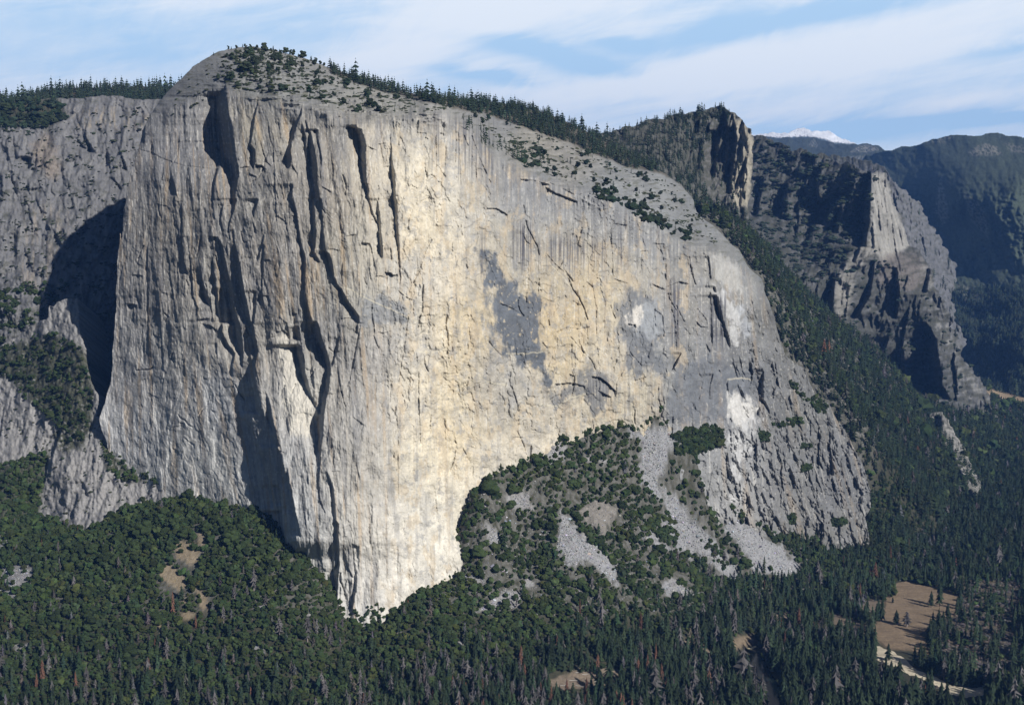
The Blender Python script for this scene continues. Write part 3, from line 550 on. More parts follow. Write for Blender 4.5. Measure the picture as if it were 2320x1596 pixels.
WC = ColorField([
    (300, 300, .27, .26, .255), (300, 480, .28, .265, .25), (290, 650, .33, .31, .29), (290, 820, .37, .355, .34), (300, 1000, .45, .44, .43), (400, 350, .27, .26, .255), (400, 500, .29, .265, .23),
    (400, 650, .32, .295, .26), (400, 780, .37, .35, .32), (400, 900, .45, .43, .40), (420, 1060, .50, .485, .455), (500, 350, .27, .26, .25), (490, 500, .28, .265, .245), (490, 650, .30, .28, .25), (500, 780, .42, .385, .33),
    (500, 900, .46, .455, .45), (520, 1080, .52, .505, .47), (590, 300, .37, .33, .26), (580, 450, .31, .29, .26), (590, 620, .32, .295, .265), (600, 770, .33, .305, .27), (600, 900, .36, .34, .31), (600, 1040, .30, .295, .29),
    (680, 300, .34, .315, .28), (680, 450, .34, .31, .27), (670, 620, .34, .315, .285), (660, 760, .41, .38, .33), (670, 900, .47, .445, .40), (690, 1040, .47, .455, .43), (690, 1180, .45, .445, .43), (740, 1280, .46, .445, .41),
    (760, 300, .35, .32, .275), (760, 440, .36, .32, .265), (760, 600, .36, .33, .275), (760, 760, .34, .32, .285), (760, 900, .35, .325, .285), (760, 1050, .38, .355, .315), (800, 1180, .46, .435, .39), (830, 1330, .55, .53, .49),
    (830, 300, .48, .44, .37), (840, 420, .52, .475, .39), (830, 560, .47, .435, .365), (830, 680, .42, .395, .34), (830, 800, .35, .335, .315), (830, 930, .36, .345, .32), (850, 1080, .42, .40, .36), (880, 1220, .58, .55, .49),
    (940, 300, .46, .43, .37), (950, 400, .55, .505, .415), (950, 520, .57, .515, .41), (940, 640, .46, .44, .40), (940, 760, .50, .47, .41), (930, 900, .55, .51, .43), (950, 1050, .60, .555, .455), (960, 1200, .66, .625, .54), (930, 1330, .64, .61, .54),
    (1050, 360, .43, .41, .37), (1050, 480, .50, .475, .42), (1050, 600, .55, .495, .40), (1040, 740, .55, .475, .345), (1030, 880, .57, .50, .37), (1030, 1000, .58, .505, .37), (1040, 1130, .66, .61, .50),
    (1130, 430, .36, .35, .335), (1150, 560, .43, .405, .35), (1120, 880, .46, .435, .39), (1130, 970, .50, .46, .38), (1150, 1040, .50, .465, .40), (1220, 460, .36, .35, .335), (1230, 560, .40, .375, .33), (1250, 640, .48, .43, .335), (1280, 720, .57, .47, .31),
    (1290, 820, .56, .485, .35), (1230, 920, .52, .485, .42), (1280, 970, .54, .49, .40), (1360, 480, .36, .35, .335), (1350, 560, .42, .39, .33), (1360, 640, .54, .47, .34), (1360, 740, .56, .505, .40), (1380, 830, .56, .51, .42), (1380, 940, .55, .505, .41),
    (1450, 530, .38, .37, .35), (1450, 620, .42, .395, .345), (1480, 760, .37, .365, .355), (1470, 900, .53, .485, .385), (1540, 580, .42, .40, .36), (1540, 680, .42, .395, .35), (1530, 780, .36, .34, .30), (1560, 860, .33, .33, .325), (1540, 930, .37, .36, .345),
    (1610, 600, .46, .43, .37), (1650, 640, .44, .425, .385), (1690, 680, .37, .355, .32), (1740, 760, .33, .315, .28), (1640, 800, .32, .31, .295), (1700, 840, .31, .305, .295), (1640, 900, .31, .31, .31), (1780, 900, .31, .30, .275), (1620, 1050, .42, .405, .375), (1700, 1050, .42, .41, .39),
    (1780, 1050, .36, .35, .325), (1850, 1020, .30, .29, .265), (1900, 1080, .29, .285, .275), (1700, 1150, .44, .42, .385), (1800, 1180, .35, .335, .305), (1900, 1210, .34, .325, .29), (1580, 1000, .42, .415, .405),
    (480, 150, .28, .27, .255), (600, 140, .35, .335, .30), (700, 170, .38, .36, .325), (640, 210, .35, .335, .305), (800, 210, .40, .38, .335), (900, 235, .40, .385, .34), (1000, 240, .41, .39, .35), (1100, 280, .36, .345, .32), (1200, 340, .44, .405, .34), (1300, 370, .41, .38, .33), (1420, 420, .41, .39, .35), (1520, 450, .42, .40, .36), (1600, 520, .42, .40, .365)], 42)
DIO = fr('5', [(960, 130), (1050, 160), (1110, 250), (1125, 340), (1190, 350), (1180, 400), (1250, 440), (1290, 400), (1330, 370), (1365, 470), (1340, 600), (1350, 700), (1360, 800), (1390, 900), (1420, 980), (1360, 1020), (1330, 900), (1250, 870), (1180, 840), (1110, 800), (1080, 660), (1040, 600), (1055, 520), (1030, 400), (985, 340), (965, 240)])
DIO1 = fr('5', [(985, 330), (1030, 400), (1050, 520), (1040, 640), (1045, 760), (1020, 720), (1000, 560)])
DIO2 = fr('5', [(1850, 480), (1900, 430), (1960, 400), (2080, 450), (2130, 540), (2130, 640), (2100, 740), (2150, 850), (2130, 900), (2060, 900), (1960, 970), (1920, 890), (1890, 790), (1860, 680)])
DIO3 = fr('5', [(1560, 950), (1600, 890), (1680, 870), (1740, 900), (1830, 1020), (1800, 1080), (1780, 1170), (1720, 1200), (1640, 1180), (1640, 1050), (1500, 1100), (1440, 1140), (1430, 1060), (1460, 1010), (1600, 1000)])
DIO4 = fr('5', [(180, 440), (330, 420), (490, 520), (480, 590), (420, 600), (320, 640), (200, 600)])
DIO5 = fr('P', [(1514, 855), (1600, 800), (1640, 830), (1735, 850), (1740, 900), (1640, 890), (1640, 945), (1516, 955)])
PALE2 = fr('5', [(2000, 480), (2080, 450), (2130, 550), (2120, 660), (2040, 700), (1950, 640), (1985, 590)])
WHITE2 = fr('5', [(1908, 590), (1915, 540), (1930, 500), (1990, 485), (2000, 540), (1980, 605), (1940, 612)])
DIHED = fr('h', [(600, 625), (635, 650), (700, 760), (790, 870), (840, 1000), (825, 1080), (862, 1240), (750, 1312), (740, 1190), (720, 1080), (690, 870), (560, 720), (590, 690)])
DIHED2 = fr('h', [(640, 650), (760, 760), (880, 900), (930, 1010), (960, 1190), (870, 1230), (850, 1030), (760, 830)])
SLABP = fr('h', [(510, 250), (700, 310), (830, 400), (870, 700), (740, 660), (610, 600), (520, 450)])
SCAR = fr('i', [(705, 370), (760, 385), (820, 410), (920, 440), (1010, 500), (1060, 560), (1000, 650), (900, 740), (740, 750), (720, 560)])
SCAR2 = fr('i', [(680, 790), (840, 740), (1000, 650), (1090, 690), (1000, 800), (980, 900), (950, 1000), (850, 1160), (830, 1400), (900, 1560), (820, 1620), (720, 1600), (760, 1400), (750, 1200), (690, 1000)])
BRIGHT = fr('e', [(1255, 110), (1350, 100), (1420, 300), (1540, 650), (1700, 950), (1775, 1170), (1760, 1480), (1560, 1480), (1440, 1430), (1380, 1100), (1330, 700)])  # facet turned to the sun, its brightness painted into the stone colour
STREAKS = [('g', 380, 470, -60, 430, .62), ('g', 560, 720, 60, 450, .35), ('g', 720, 1010, 60, 470, .55), ('g', 1010, 1360, 90, 420, .5), ('g', 1495, 1550, 10, 470, .7), ('g', 2090, 2180, 560, 1380, .6), ('g', 860, 930, 560, 740, .4), ('g', 2040, 2230, 600, 760, .6),
           ('h', 485, 530, 250, 620, .45), ('h', 500, 690, 720, 1300, .75), ('5', 950, 990, 0, 330, .35), ('5', 1150, 1290, -60, 260, .4), ('2', 780, 1050, 750, 1150, .4), ('2', 640, 700, 720, 1100, .4), ('c', 560, 820, 600, 1600, .22), ('5', 1440, 1640, 1040, 1180, .2), ('5', 1650, 1830, 930, 1150, .45), ('5', 1870, 2170, 1000, 1240, .18)]
DIKES = [fr('5', [(0, 350), (110, 380), (240, 450), (400, 520), (480, 560), (560, 590)]), fr('5', [(1120, 795), (1200, 798), (1290, 792), (1360, 785)]), fr('5', [(1340, 1130), (1460, 1135), (1540, 1080), (1640, 1060)]), fr('5', [(440, 390), (500, 450), (560, 560)]), fr('5', [(540, 780), (640, 790), (740, 765)]),
         fr('2', [(1400, 1700), (1480, 1780), (1560, 1880)]), fr('5', [(900, 900), (1000, 980), (1130, 1000)]), fr('5', [(620, 960), (720, 1060), (820, 1180), (930, 1260)]), fr('i', [(700, 240), (850, 215), (990, 240)])]

def wall_color(X, Y, D, s):
    U = crackU(X, Y)
    wx = 16 * fbm(X / 45, Y / 80, 80, 4); wy = 30 * fbm(X / 50, Y / 90, 81, 4)
    c = WC(X + wx, Y + wy)
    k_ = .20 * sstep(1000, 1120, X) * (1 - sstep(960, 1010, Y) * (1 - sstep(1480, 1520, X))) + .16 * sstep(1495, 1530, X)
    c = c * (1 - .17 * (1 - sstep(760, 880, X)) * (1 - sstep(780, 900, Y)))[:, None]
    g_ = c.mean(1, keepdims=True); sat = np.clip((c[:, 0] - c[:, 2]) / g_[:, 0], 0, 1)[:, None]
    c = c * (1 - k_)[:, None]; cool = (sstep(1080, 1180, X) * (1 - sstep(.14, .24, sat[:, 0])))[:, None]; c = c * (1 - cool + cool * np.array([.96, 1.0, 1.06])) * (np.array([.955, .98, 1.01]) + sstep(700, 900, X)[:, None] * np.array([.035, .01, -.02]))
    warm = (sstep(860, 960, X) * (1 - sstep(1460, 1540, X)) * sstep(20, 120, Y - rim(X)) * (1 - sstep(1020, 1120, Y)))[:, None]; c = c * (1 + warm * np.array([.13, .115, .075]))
    lum = c.mean(1, keepdims=True); c = lum + (c - lum) * (1.0 - .02 * sstep(850, 1000, X))[:, None]
    slab = 1 - sstep(-14, 14, Y - (rim(X) + 10 * fbm(X / 40, Y / 60, 40, 3)))
    left = 1 - sstep(800, 930, X)
    # golden and grey stains that run down the face
    st = fbm(U / 15, Y / 260, 83, 4); st2 = fbm(U / 5.5, Y / 150, 84, 3); st3 = fbm(U / 2.6, Y / 60, 85, 2)
    tan = sstep(.08, .45, st) * (1 - slab) * (.5 + .5 * left)
    c = mixc(c, .6 * tan, (.39, .29, .18))
    gry = sstep(.05, .36, fbm(U / 17, Y / 210, 86, 4)) * (1 - slab)
    c = mixc(c, (.34 + .26 * left) * gry, (.19, .19, .195))
    wht = sstep(.26, .42, fbm(U / 4.0, Y / 70, 87, 3)) * (1 - slab)
    c = mixc(c, .4 * wht, (.62, .60, .55))
    c = c * (1 + (.06 + .10 * left) * st2 + .05 * st3)[:, None]
    # mottled patches of different stone
    m = fbm(X / 26, Y / 34, 88, 5, .6); m = .5 * m + .5 * (terr(m * 5, .12) / 5); c = c * (1 + .34 * m)[:, None]
    mm = sstep(.20, .25, fbm(X / 19 + .4 * fbm(X / 6, Y / 9, 97, 2), Y / 30, 89, 5, .6)) * (1 - slab) * (1 - left); c = mixc(c, .45 * mm, (.25, .255, .265)); m2 = sstep(.12, .24, fbm(X / 52, Y / 70, 93, 6, .65)) * (1 - slab) * (1 - left); c = mixc(c, .32 * m2, (.30, .305, .31)); sp = sstep(.30, .42, fbm(X / 4.5, Y / 6, 94, 3)) * (1 - slab); c = mixc(c, .35 * sp, (.20, .205, .22)); sp = sstep(.30, .42, fbm(X / 5, Y / 8, 95, 3)) * (1 - slab); c = mixc(c, .4 * sp, (.62, .60, .56))
    gd = sstep(.12, .22, fbm(X / 34, Y / 60, 91, 6, .62)) * (1 - slab) * (1 - left) * (X < 1560); c = mixc(c, .42 * gd, (.53, .43, .29))
    # grey lichen below the rim
    rz = 32 + 70 * sstep(1040, 1120, X) * (1 - sstep(1500, 1560, X)); k = (1 - slab) * np.exp(-(np.maximum(Y - rim(X), 0) / rz) ** 2) * sstep(-.25, .2, fbm(U / 6, Y / 120, 90, 3)); c = mixc(c, .72 * k, (.165, .168, .175))
    c = c * (1 - slab[:, None] * (1 - np.array([.80, .825, .86])))
    for P, rgb, kk in ((DIO5, (.15, .16, .175), .8), (DIO4, (.20, .215, .235), .7), (DIO, (.105, .122, .148), .92), (DIO1, (.15, .165, .185), .8), (DIO2, (.16, .17, .185), .85), (DIO3, (.165, .172, .18), .8)):
        pm = ragged(P, X, Y, 18, 2.2, 30, .5, 21, .75, 1.5); mot = sstep(.22, .36, fbm(X / 11, Y / 15, 33, 5, .6)); c = mixc(c, kk * pm * (1 - .75 * mot), np.array(rgb) * (1 + .5 * fbm(X / 18, Y / 24, 34, 5, .6))[:, None])
    for P, rgb, kk in ((PALE2, (.30, .315, .33), .9), (WHITE2, (.60, .57, .52), .9), (SLABP, (.43, .425, .405), .7), (DIHED2, (.42, .44, .47), .7), (DIHED, (.50, .50, .495), .85), (SCAR, (.56, .55, .525), .95), (BRIGHT, (.62, .585, .51), .75)):
        c = mixc(c, kk * ragged(P, X, Y, 13, 2.2, 18, .6, 25, .7, 1.6), np.array(rgb) * (1 + .3 * fbm(X / 9, Y / 22, 26, 4, .6))[:, None])
    c = c * (1 - .2 * sstep(1690, 1760, X) * sstep(560, 700, Y))[:, None]
    c = mixc(c, .95 * ragged(SCAR2, X, Y, 22, 1.1, 26, .3, 27, .7, 1.5) * sstep(-.35, .2, fbm(X / 8, Y / 34, 28, 4)), (.50, .50, .495))
    # black water streaks
    for f_, xa, xb, ya, yb, kk in STREAKS:
        (xa, ya), (xb, yb) = fr(f_, [(xa, ya), (xb, yb)])
        sel = np.nonzero((X > xa - 8) & (X < xb + 8) & (Y > ya - 40) & (Y < yb + 40))[0]
        if not len(sel): continue
        x, y = X[sel], Y[sel]
        e = sstep(xa - 3, xa + 3, x) * (1 - sstep(xb - 3, xb + 3, x)) * sstep(ya - 20, ya + 25, y) * (1 - sstep(yb - 45, yb + 20, y + 60 * fbm(x / 4, x * 0, 35, 3)))
        sk = sstep(-.12, .22, fbm(x / 3.6, y / 220, 36, 3)); n = np.clip(e * sk * kk * 1.35, 0, .92)
        c[sel] = mixc(c[sel], n, (.085, .085, .10))
    # pale dikes
    for dk in DIKES:
        a = np.array(dk); sel = np.nonzero((X > a[0, 0]) & (X < a[-1, 0]) & (Y > a[:, 1].min() - 9) & (Y < a[:, 1].max() + 9))[0]
        if not len(sel): continue
        x, y = X[sel], Y[sel]; yl = np.interp(x, a[:, 0], a[:, 1]) + 3 * fbm(x / 12, x * 0, 37, 3)
        c[sel] = mixc(c[sel], .6 * np.exp(-((y - yl) / 1.5) ** 2), (.62, .57, .44))
    # thin soil and dry scrub on the slabs
    veg = slab * sstep(.12, .30, fbm(X / 22, Y / 7, 38, 5, .6)); c = mixc(c, .55 * veg, (.10, .10, .06))
    bl = slab * sstep(.2, .35, fbm(X / 60, Y / 22, 39, 4)); c = mixc(c, .35 * bl, (.25, .245, .23))
    ff = FOREST_TOP(X, Y); c = mixc(c, .85 * ff, (.10, .085, .06))
    return c

# forested crest behind the slabs
TOPF = [(740, 150), (754, 168), (859, 206), (946, 226), (1034, 246), (1104, 259), (1209, 297), (1293, 325), (1349, 350), (1419, 378), (1506, 395), (1560, 430), (1700, 420), (1500, 250), (1100, 150), (760, 110)]
def FOREST_TOP(X, Y): return soft(TOPF, X, Y, 5, 6, 20, 47)

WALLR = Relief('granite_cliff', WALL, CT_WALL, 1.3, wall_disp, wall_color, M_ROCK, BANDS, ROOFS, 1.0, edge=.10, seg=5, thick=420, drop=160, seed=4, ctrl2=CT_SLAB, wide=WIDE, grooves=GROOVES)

tick('wall')
tick('x')
# ================================================================== cliffs and ridges behind
def veg_mix(c, X, Y, cov, sx, sy, seed, rgb=(.055, .058, .04), k=.75):
    v = sstep(-.3, .34, fbm(X / sx, Y / sy, seed, 5, .6) + cov)
    return mixc(c, k * v, rgb)

# ---- wall west of the great cliff
WEST = [(-420, 262), (-250, 240), (-120, 245), (-60, 236), (0, 232), (60, 225), (126, 224), (227, 216), (290, 222), (350, 225), (430, 226), (470, 300), (420, 700), (420, 1150), (200, 1150), (-120, 1200), (-420, 1250)]
CT_WEST = [(-420, 262, 3420), (-420, 560, 3000), (-420, 850, 2800), (-420, 1250, 2550), (-250, 400, 3150), (-120, 240, 3380), (0, 232, 3330), (126, 226, 3300), (230, 219, 3290), (350, 227, 3260), (430, 226, 3260), (0, 400, 3080), (150, 400, 3080), (300, 400, 3060), (420, 400, 3050), (0, 560, 2920), (100, 560, 2900), (200, 560, 2850), (300, 560, 2850), (400, 560, 2900),
           (0, 700, 2780), (100, 700, 2740), (180, 700, 2700), (260, 700, 2700), (0, 850, 2700), (200, 850, 2640), (300, 850, 2620), (100, 1000, 2640), (300, 1000, 2540), (-120, 700, 2800), (-120, 1100, 2600), (300, 1150, 2500), (0, 300, 3200), (150, 300, 3190), (300, 300, 3160)]
WEST_B = [fr('1', l) for l in [[(205, 1020, 60), (210, 1095, 40)], [(560, 880, 20), (620, 985, 60)], [(500, 890, 20), (560, 960, 30)], [(770, 950, 10), (830, 1100, 30)], [(870, 690, 8), (850, 800, 10)], [(920, 700, 8), (935, 790, 8)], [(800, 700, 8), (830, 780, 10)], [(330, 800, 10), (280, 900, 14)], [(90, 850, 20), (110, 1000, 30)], [(740, 1150, 20), (800, 1230, 30)], [(180, 1150, 14), (200, 1260, 20)], [(430, 1100, 12), (470, 1300, 16)], [(420, 1480, 14), (430, 1590, 20)], [(60, 960, 20), (60, 1100, 20)]]]
rough_bands(WEST_B, 110, -60, 420, 240, 760, .12, 3, 9, 20, 80, 72)
def west_disp(X, Y, D):
    return 24 * fbm(X / 70, Y / 100, 101, 5, .62) + 9 * ridged((X + .25 * Y) / 42, Y / 210, 103) + 6 * fbm(X / 14, Y / 40, 105, 4, .6) + 3.0 * fbm(X / 7, Y / 9, 107, 3) + 6 * terr(fbm((X + .3 * Y) / 30, Y / 60, 108, 4) * 5, .1)
def west_color(X, Y, D, s):
    c = np.tile(np.array([.165, .165, .172]), (len(X), 1))
    c = c * (1 + .28 * fbm(X / 34, Y / 50, 110, 5, .6) + .14 * fbm(X / 5, Y / 40, 111, 3))[:, None]
    c = mixc(c, .5 * sstep(.05, .4, fbm(X / 9, Y / 70, 112, 3)), (.24, .235, .23))
    o = soft([(70, 330), (105, 300), (130, 340), (140, 390), (120, 410), (85, 380)], X, Y, 12, 14, 20, 113); c = mixc(c, .35 * o, (.28, .21, .14))
    o = soft([(160, 250), (300, 240), (340, 262), (330, 290), (180, 290)], X, Y, 12, 14, 20, 114); c = mixc(c, .5 * o * sstep(0, .3, fbm(X / 8, Y / 40, 116, 3)), (.36, .30, .22))
    o = soft([(60, 470), (150, 460), (150, 720), (80, 740), (40, 600)], X, Y, 20, 20, 30, 115); c = mixc(c, .35 * o * sstep(0, .3, fbm(X / 8, Y / 60, 117, 3)), (.37, .31, .24))
    c = veg_mix(c, X, Y, -.22 + .3 * sstep(300, 230, Y) * (X < 140) - .1 * sstep(500, 300, Y), 26, 17, 118)
    c = mixc(c, .9 * soft([(-130, 230), (60, 222), (126, 226), (140, 245), (150, 262), (110, 290), (40, 285), (-130, 300)], X, Y, 8, 8, 16, 119), (.05, .05, .03))
    c = veg_mix(c, X, Y, -.08 * np.ones_like(X) - .3 * (Y < 700), 14, 10, 120)
    return c
WESTR = Relief('cliff_wall', WEST, CT_WEST, 2.2, west_disp, west_color, M_ROCK, WEST_B, (), 1.0, edge=.2, thick=300, drop=60, seed=9)

tick('west')
# ---- rocky apron and fin at the foot of its left edge
APRON = [(108, 720), (112, 692), (122, 694), (128, 684), (140, 680), (152, 676), (175, 674), (178, 732), (191, 795), (199, 854), (210, 879), (220, 893), (222, 942), (240, 995), (262, 1020), (300, 1066), (340, 1075), (385, 1112), (400, 1140), (400, 1260), (200, 1300), (-120, 1420), (-420, 1480), (-420, 880), (-250, 830), (-120, 850), (-40, 820), (20, 770), (70, 740)]
CT_APRON = [(-420, 880, 2720), (-420, 1100, 2540), (-420, 1300, 2300), (-420, 1470, 2130), (-250, 1000, 2580), (112, 692, 2610), (175, 676, 2590), (60, 760, 2640), (120, 800, 2540), (185, 800, 2480), (205, 880, 2430), (120, 900, 2480), (0, 800, 2650), (-120, 850, 2680), (0, 950, 2540), (240, 995, 2365), (222, 940, 2395), (100, 1000, 2440), (0, 1080, 2420), (150, 1080, 2340), (260, 1060, 2320), (320, 1100, 2290), (385, 1118, 2245),
            (95, 1150, 2370), (200, 1205, 2225), (283, 1155, 2262), (0, 1200, 2300), (0, 1330, 2160), (-120, 1400, 2150), (200, 1290, 2140), (380, 1220, 2170), (100, 1240, 2250), (-120, 1100, 2480)]
APRON_B = [fr('4', l) for l in [[(420, 1190, 10), (400, 1300, 30), (350, 1450, 34), (330, 1590, 40)], [(60, 850, 30), (20, 950, 50)], [(30, 1150, 14), (10, 1330, 26)], [(330, 480, 10), (340, 560, 10)], [(620, 1240, 6), (605, 1590, 10)]]] + [fr('p', l) for l in [[(325, 0, 34), (300, 120, 24), (285, 180, 8)], [(600, 0, 8), (610, 240, 9), (592, 470, 9)], [(640, 0, 6), (630, 160, 9)], [(545, 150, 20), (580, 240, 26)]]]
rough_bands(APRON_B, 70, 0, 380, 760, 1220, -.12, 2.5, 6, 16, 60, 73)
def apron_disp(X, Y, D):
    return 9 * fbm(X / 50, Y / 60, 131, 5, .6) + 8 * ridged((X + .3 * Y) / 34, Y / 140, 132) + 3 * fbm(X / 9, Y / 20, 133, 4) + 2 * terr(fbm(X / 18, Y / 30, 134, 4) * 5, .15)
def apron_color(X, Y, D, s):
    c = np.tile(np.array([.275, .268, .265]), (len(X), 1))
    c = c * (1 + .25 * fbm(X / 24, Y / 40, 136, 5, .6) + .18 * fbm(X / 4, Y / 20, 137, 3))[:, None]
    for P, k in (([(60, 770), (130, 760), (190, 790), (210, 890), (205, 960), (150, 960), (90, 930), (20, 860), (-40, 840), (-40, 800)], .26), ([(35, 1050), (110, 1020), (100, 1100), (90, 1160), (110, 1200), (-130, 1420), (-130, 1050)], .5), ([(150, 930), (210, 960), (190, 1010), (140, 1030), (120, 990)], .1), ([(225, 1000), (250, 1005), (290, 1060), (330, 1075), (360, 1090), (300, 1090), (240, 1060)], .12)):
        c = mixc(c, .9 * soft(P, X, Y, 8, 10, 18, 138) * sstep(-.3, .05, fbm(X / 8, Y / 8, 139, 4) + k), (.045, .05, .028))
    c = veg_mix(c, X, Y, -.30 * np.ones_like(X), 9, 8, 140)
    return c
APRONR = Relief('rock_apron', APRON, CT_APRON, 1.8, apron_disp, apron_color, M_ROCK, APRON_B, (), 1.0, edge=.2, thick=120, drop=60, seed=12)

tick('apron')
# ---- forested peak with the bright arete
PEAK = [(1290, 306), (1340, 306), (1384, 300), (1454, 277), (1524, 261), (1578, 251), (1610, 243), (1628, 239), (1648, 248), (1655, 254), (1666, 256), (1680, 270), (1688, 282), (1702, 292), (1709, 315), (1707, 350), (1703, 400), (1700, 440), (1694, 470), (1692, 520), (1700, 620), (1600, 660), (1440, 520), (1300, 400)]
CT_PEAK = [(1290, 306, 3600), (1384, 298, 3780), (1454, 275, 3880), (1524, 259, 3960), (1578, 249, 4010), (1623, 239, 4040), (1660, 256, 3960), (1690, 286, 3910), (1709, 320, 3890), (1700, 400, 3850), (1692, 465, 3790), (1692, 530, 3720), (1640, 350, 3900), (1600, 350, 3870), (1520, 350, 3700), (1640, 450, 3800), (1570, 430, 3690), (1440, 340, 3640), (1500, 420, 3560), (1620, 550, 3640), (1600, 640, 3560), (1660, 330, 3880), (1668, 400, 3830), (1480, 500, 3500), (1350, 380, 3500)]
PEAK_B = [fr('3', l) for l in [[(385, 720, 20), (420, 900, 60), (400, 1050, 50)], [(440, 740, 16), (470, 900, 46), (440, 1100, 60), (430, 1250, 40)], [(500, 760, 16), (520, 870, 30), (500, 1000, 20)], [(330, 850, 40), (350, 1000, 80), (330, 1150, 60)], [(250, 900, 40), (230, 1100, 50)], [(360, 1150, 20), (330, 1230, 30)], [(470, 1050, 20), (450, 1180, 20)], [(540, 980, 10), (520, 1080, 14), (500, 1200, 10)], [(180, 950, 30), (150, 1100, 40)], [(290, 800, 20), (270, 900, 30)]]]
rough_bands(PEAK_B, 90, 1560, 1705, 260, 500, -.2, 3, 8, 16, 60, 74)
def peak_disp(X, Y, D):
    return 22 * fbm(X / 60, Y / 90, 151, 5, .5) + 15 * ridged((X + .35 * Y) / 28, Y / 100, 152) + 4 * fbm((X + .3 * Y) / 8, Y / 20, 153, 4)
def peak_color(X, Y, D, s):
    c = np.tile(np.array([.15, .147, .145]), (len(X), 1)) * (1 + .3 * fbm(X / 14, Y / 30, 154, 5, .6))[:, None]
    lit = soft([(1650, 252), (1690, 284), (1708, 320), (1704, 400), (1694, 470), (1660, 470), (1655, 400), (1680, 330), (1660, 280)], X, Y, 7, 6, 12, 155); c = mixc(c, .75 * lit, np.array([.38, .345, .27]) * (1 + .45 * fbm((X - .3 * Y) / 5, Y / 40, 158, 4))[:, None])  # sunlit strip of the arete painted in as paler rock
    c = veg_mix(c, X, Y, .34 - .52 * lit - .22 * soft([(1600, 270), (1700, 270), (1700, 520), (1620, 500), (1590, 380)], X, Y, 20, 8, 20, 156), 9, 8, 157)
    return c
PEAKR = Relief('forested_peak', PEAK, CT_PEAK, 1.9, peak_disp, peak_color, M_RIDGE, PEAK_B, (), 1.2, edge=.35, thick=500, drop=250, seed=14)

# ---- long shadowed shoulder
SHOULDER = [(1660, 300), (1700, 304), (1711, 308), (1753, 325), (1805, 339), (1851, 350), (1910, 371), (1963, 388), (1979, 393), (2003, 391), (2012, 408), (2020, 440), (2034, 480), (2050, 520), (2062, 556), (2085, 572), (2105, 598), (2116, 640), (2138, 676), (2155, 716), (2169, 767), (2183, 819), (2206, 846), (2225, 865), (2243, 914), (2258, 940), (2275, 962), (2280, 1000), (2240, 990), (2200, 960),
            (2120, 960), (2060, 930), (2000, 890), (1960, 840), (1900, 770), (1840, 740), (1780, 680), (1700, 620), (1660, 560)]
CT_SHOULDER = [(1660, 300, 5150), (1711, 308, 5050), (1805, 339, 4900), (1910, 371, 4700), (1979, 392, 4520), (2003, 391, 4640), (2020, 440, 4640), (2062, 556, 4640), (1985, 470, 4440), (1990, 540, 4400), (2100, 760, 4420), (2080, 840, 4400), (2060, 640, 4250), (1970, 450, 4450), (1920, 450, 4560), (1850, 430, 4700), (1750, 420, 4860), (1690, 450, 4800), (1720, 540, 4500), (1800, 540, 4560), (1900, 540, 4440), (1800, 620, 4330), (1700, 580, 4300), (1844, 683, 4180), (1780, 640, 4180),
               (1920, 640, 4280), (1900, 710, 4200), (1990, 610, 4330), (2050, 600, 4340), (2105, 600, 4480), (2000, 690, 4260), (2060, 700, 4280), (2110, 690, 4360), (2150, 720, 4520), (2169, 767, 4520), (1960, 780, 4270), (2005, 820, 4300), (2060, 800, 4290), (2110, 800, 4340), (2150, 800, 4420), (2183, 820, 4560), (2033, 890, 4350), (2100, 890, 4400), (2150, 890, 4450), (2225, 870, 4640), (2200, 930, 4520), (2271, 960, 4680), (2120, 960, 4380), (1780, 720, 4050), (1900, 780, 4100), (1700, 640, 4100)]
SHOULDER_B = [fr('3', l) for l in [[(1335, 1130, 40), (1330, 1300, 90), (1325, 1440, 120), (1300, 1590, 60)], [(1360, 1200, 6), (1400, 1500, 12)], [(1405, 1150, 8), (1440, 1400, 14), (1450, 1580, 14)], [(1460, 1330, 8), (1490, 1590, 14)], [(1520, 1480, 10), (1540, 1590, 20)], [(1380, 1150, 5), (1410, 1350, 9)], [(1210, 1250, 60), (1090, 1350, 110), (1050, 1450, 70)], [(1000, 1400, 50), (950, 1520, 60)], [(800, 1200, 60), (760, 1400, 80)], [(640, 1150, 40), (600, 1400, 60)], [(1150, 1350, 40), (1120, 1500, 60)]]] + \
             [fr('6', l) for l in [[(1100, 280, 30), (1095, 420, 90), (1090, 550, 120)], [(1160, 330, 8), (1140, 480, 12)], [(1190, 350, 8), (1170, 560, 16)], [(1300, 20, 20), (1230, 200, 30)], [(1360, 200, 20), (1330, 420, 60), (1250, 560, 60)], [(1560, 560, 14), (1545, 700, 24), (1545, 830, 100), (1560, 960, 30)], [(1500, 240, 30), (1520, 400, 50), (1500, 560, 40)], [(1700, 600, 60), (1760, 700, 160), (1780, 850, 190), (1800, 1000, 170), (1850, 1090, 60)], [(1670, 620, 30), (1660, 560, 20)], [(1720, 250, 30), (1700, 400, 60)], [(1880, 650, 6), (1870, 850, 20), (1890, 1100, 24)], [(1450, 700, 40), (1420, 800, 60)], [(1800, 300, 20), (1780, 500, 30)], [(1620, 700, 20), (1640, 760, 20)], [(1850, 550, 8), (1890, 700, 10)]]]
rough_bands(SHOULDER_B, 170, 1720, 2260, 340, 940, -.05, 3, 10, 18, 80, 75)
def shoulder_disp(X, Y, D):
    return 30 * fbm(X / 70, Y / 80, 161, 5, .5) + 16 * ridged((X + .4 * Y) / 34, Y / 120, 162) + 7 * fbm((X + .2 * Y) / 8, Y / 26, 163, 4, .6) + 9 * sstep(1970, 1990, X) * ridged((X - .25 * Y) / 11, Y / 110, 168) + 5 * terr(fbm((X + .4 * Y) / 30, Y / 34, 164, 4) * 3, .2)
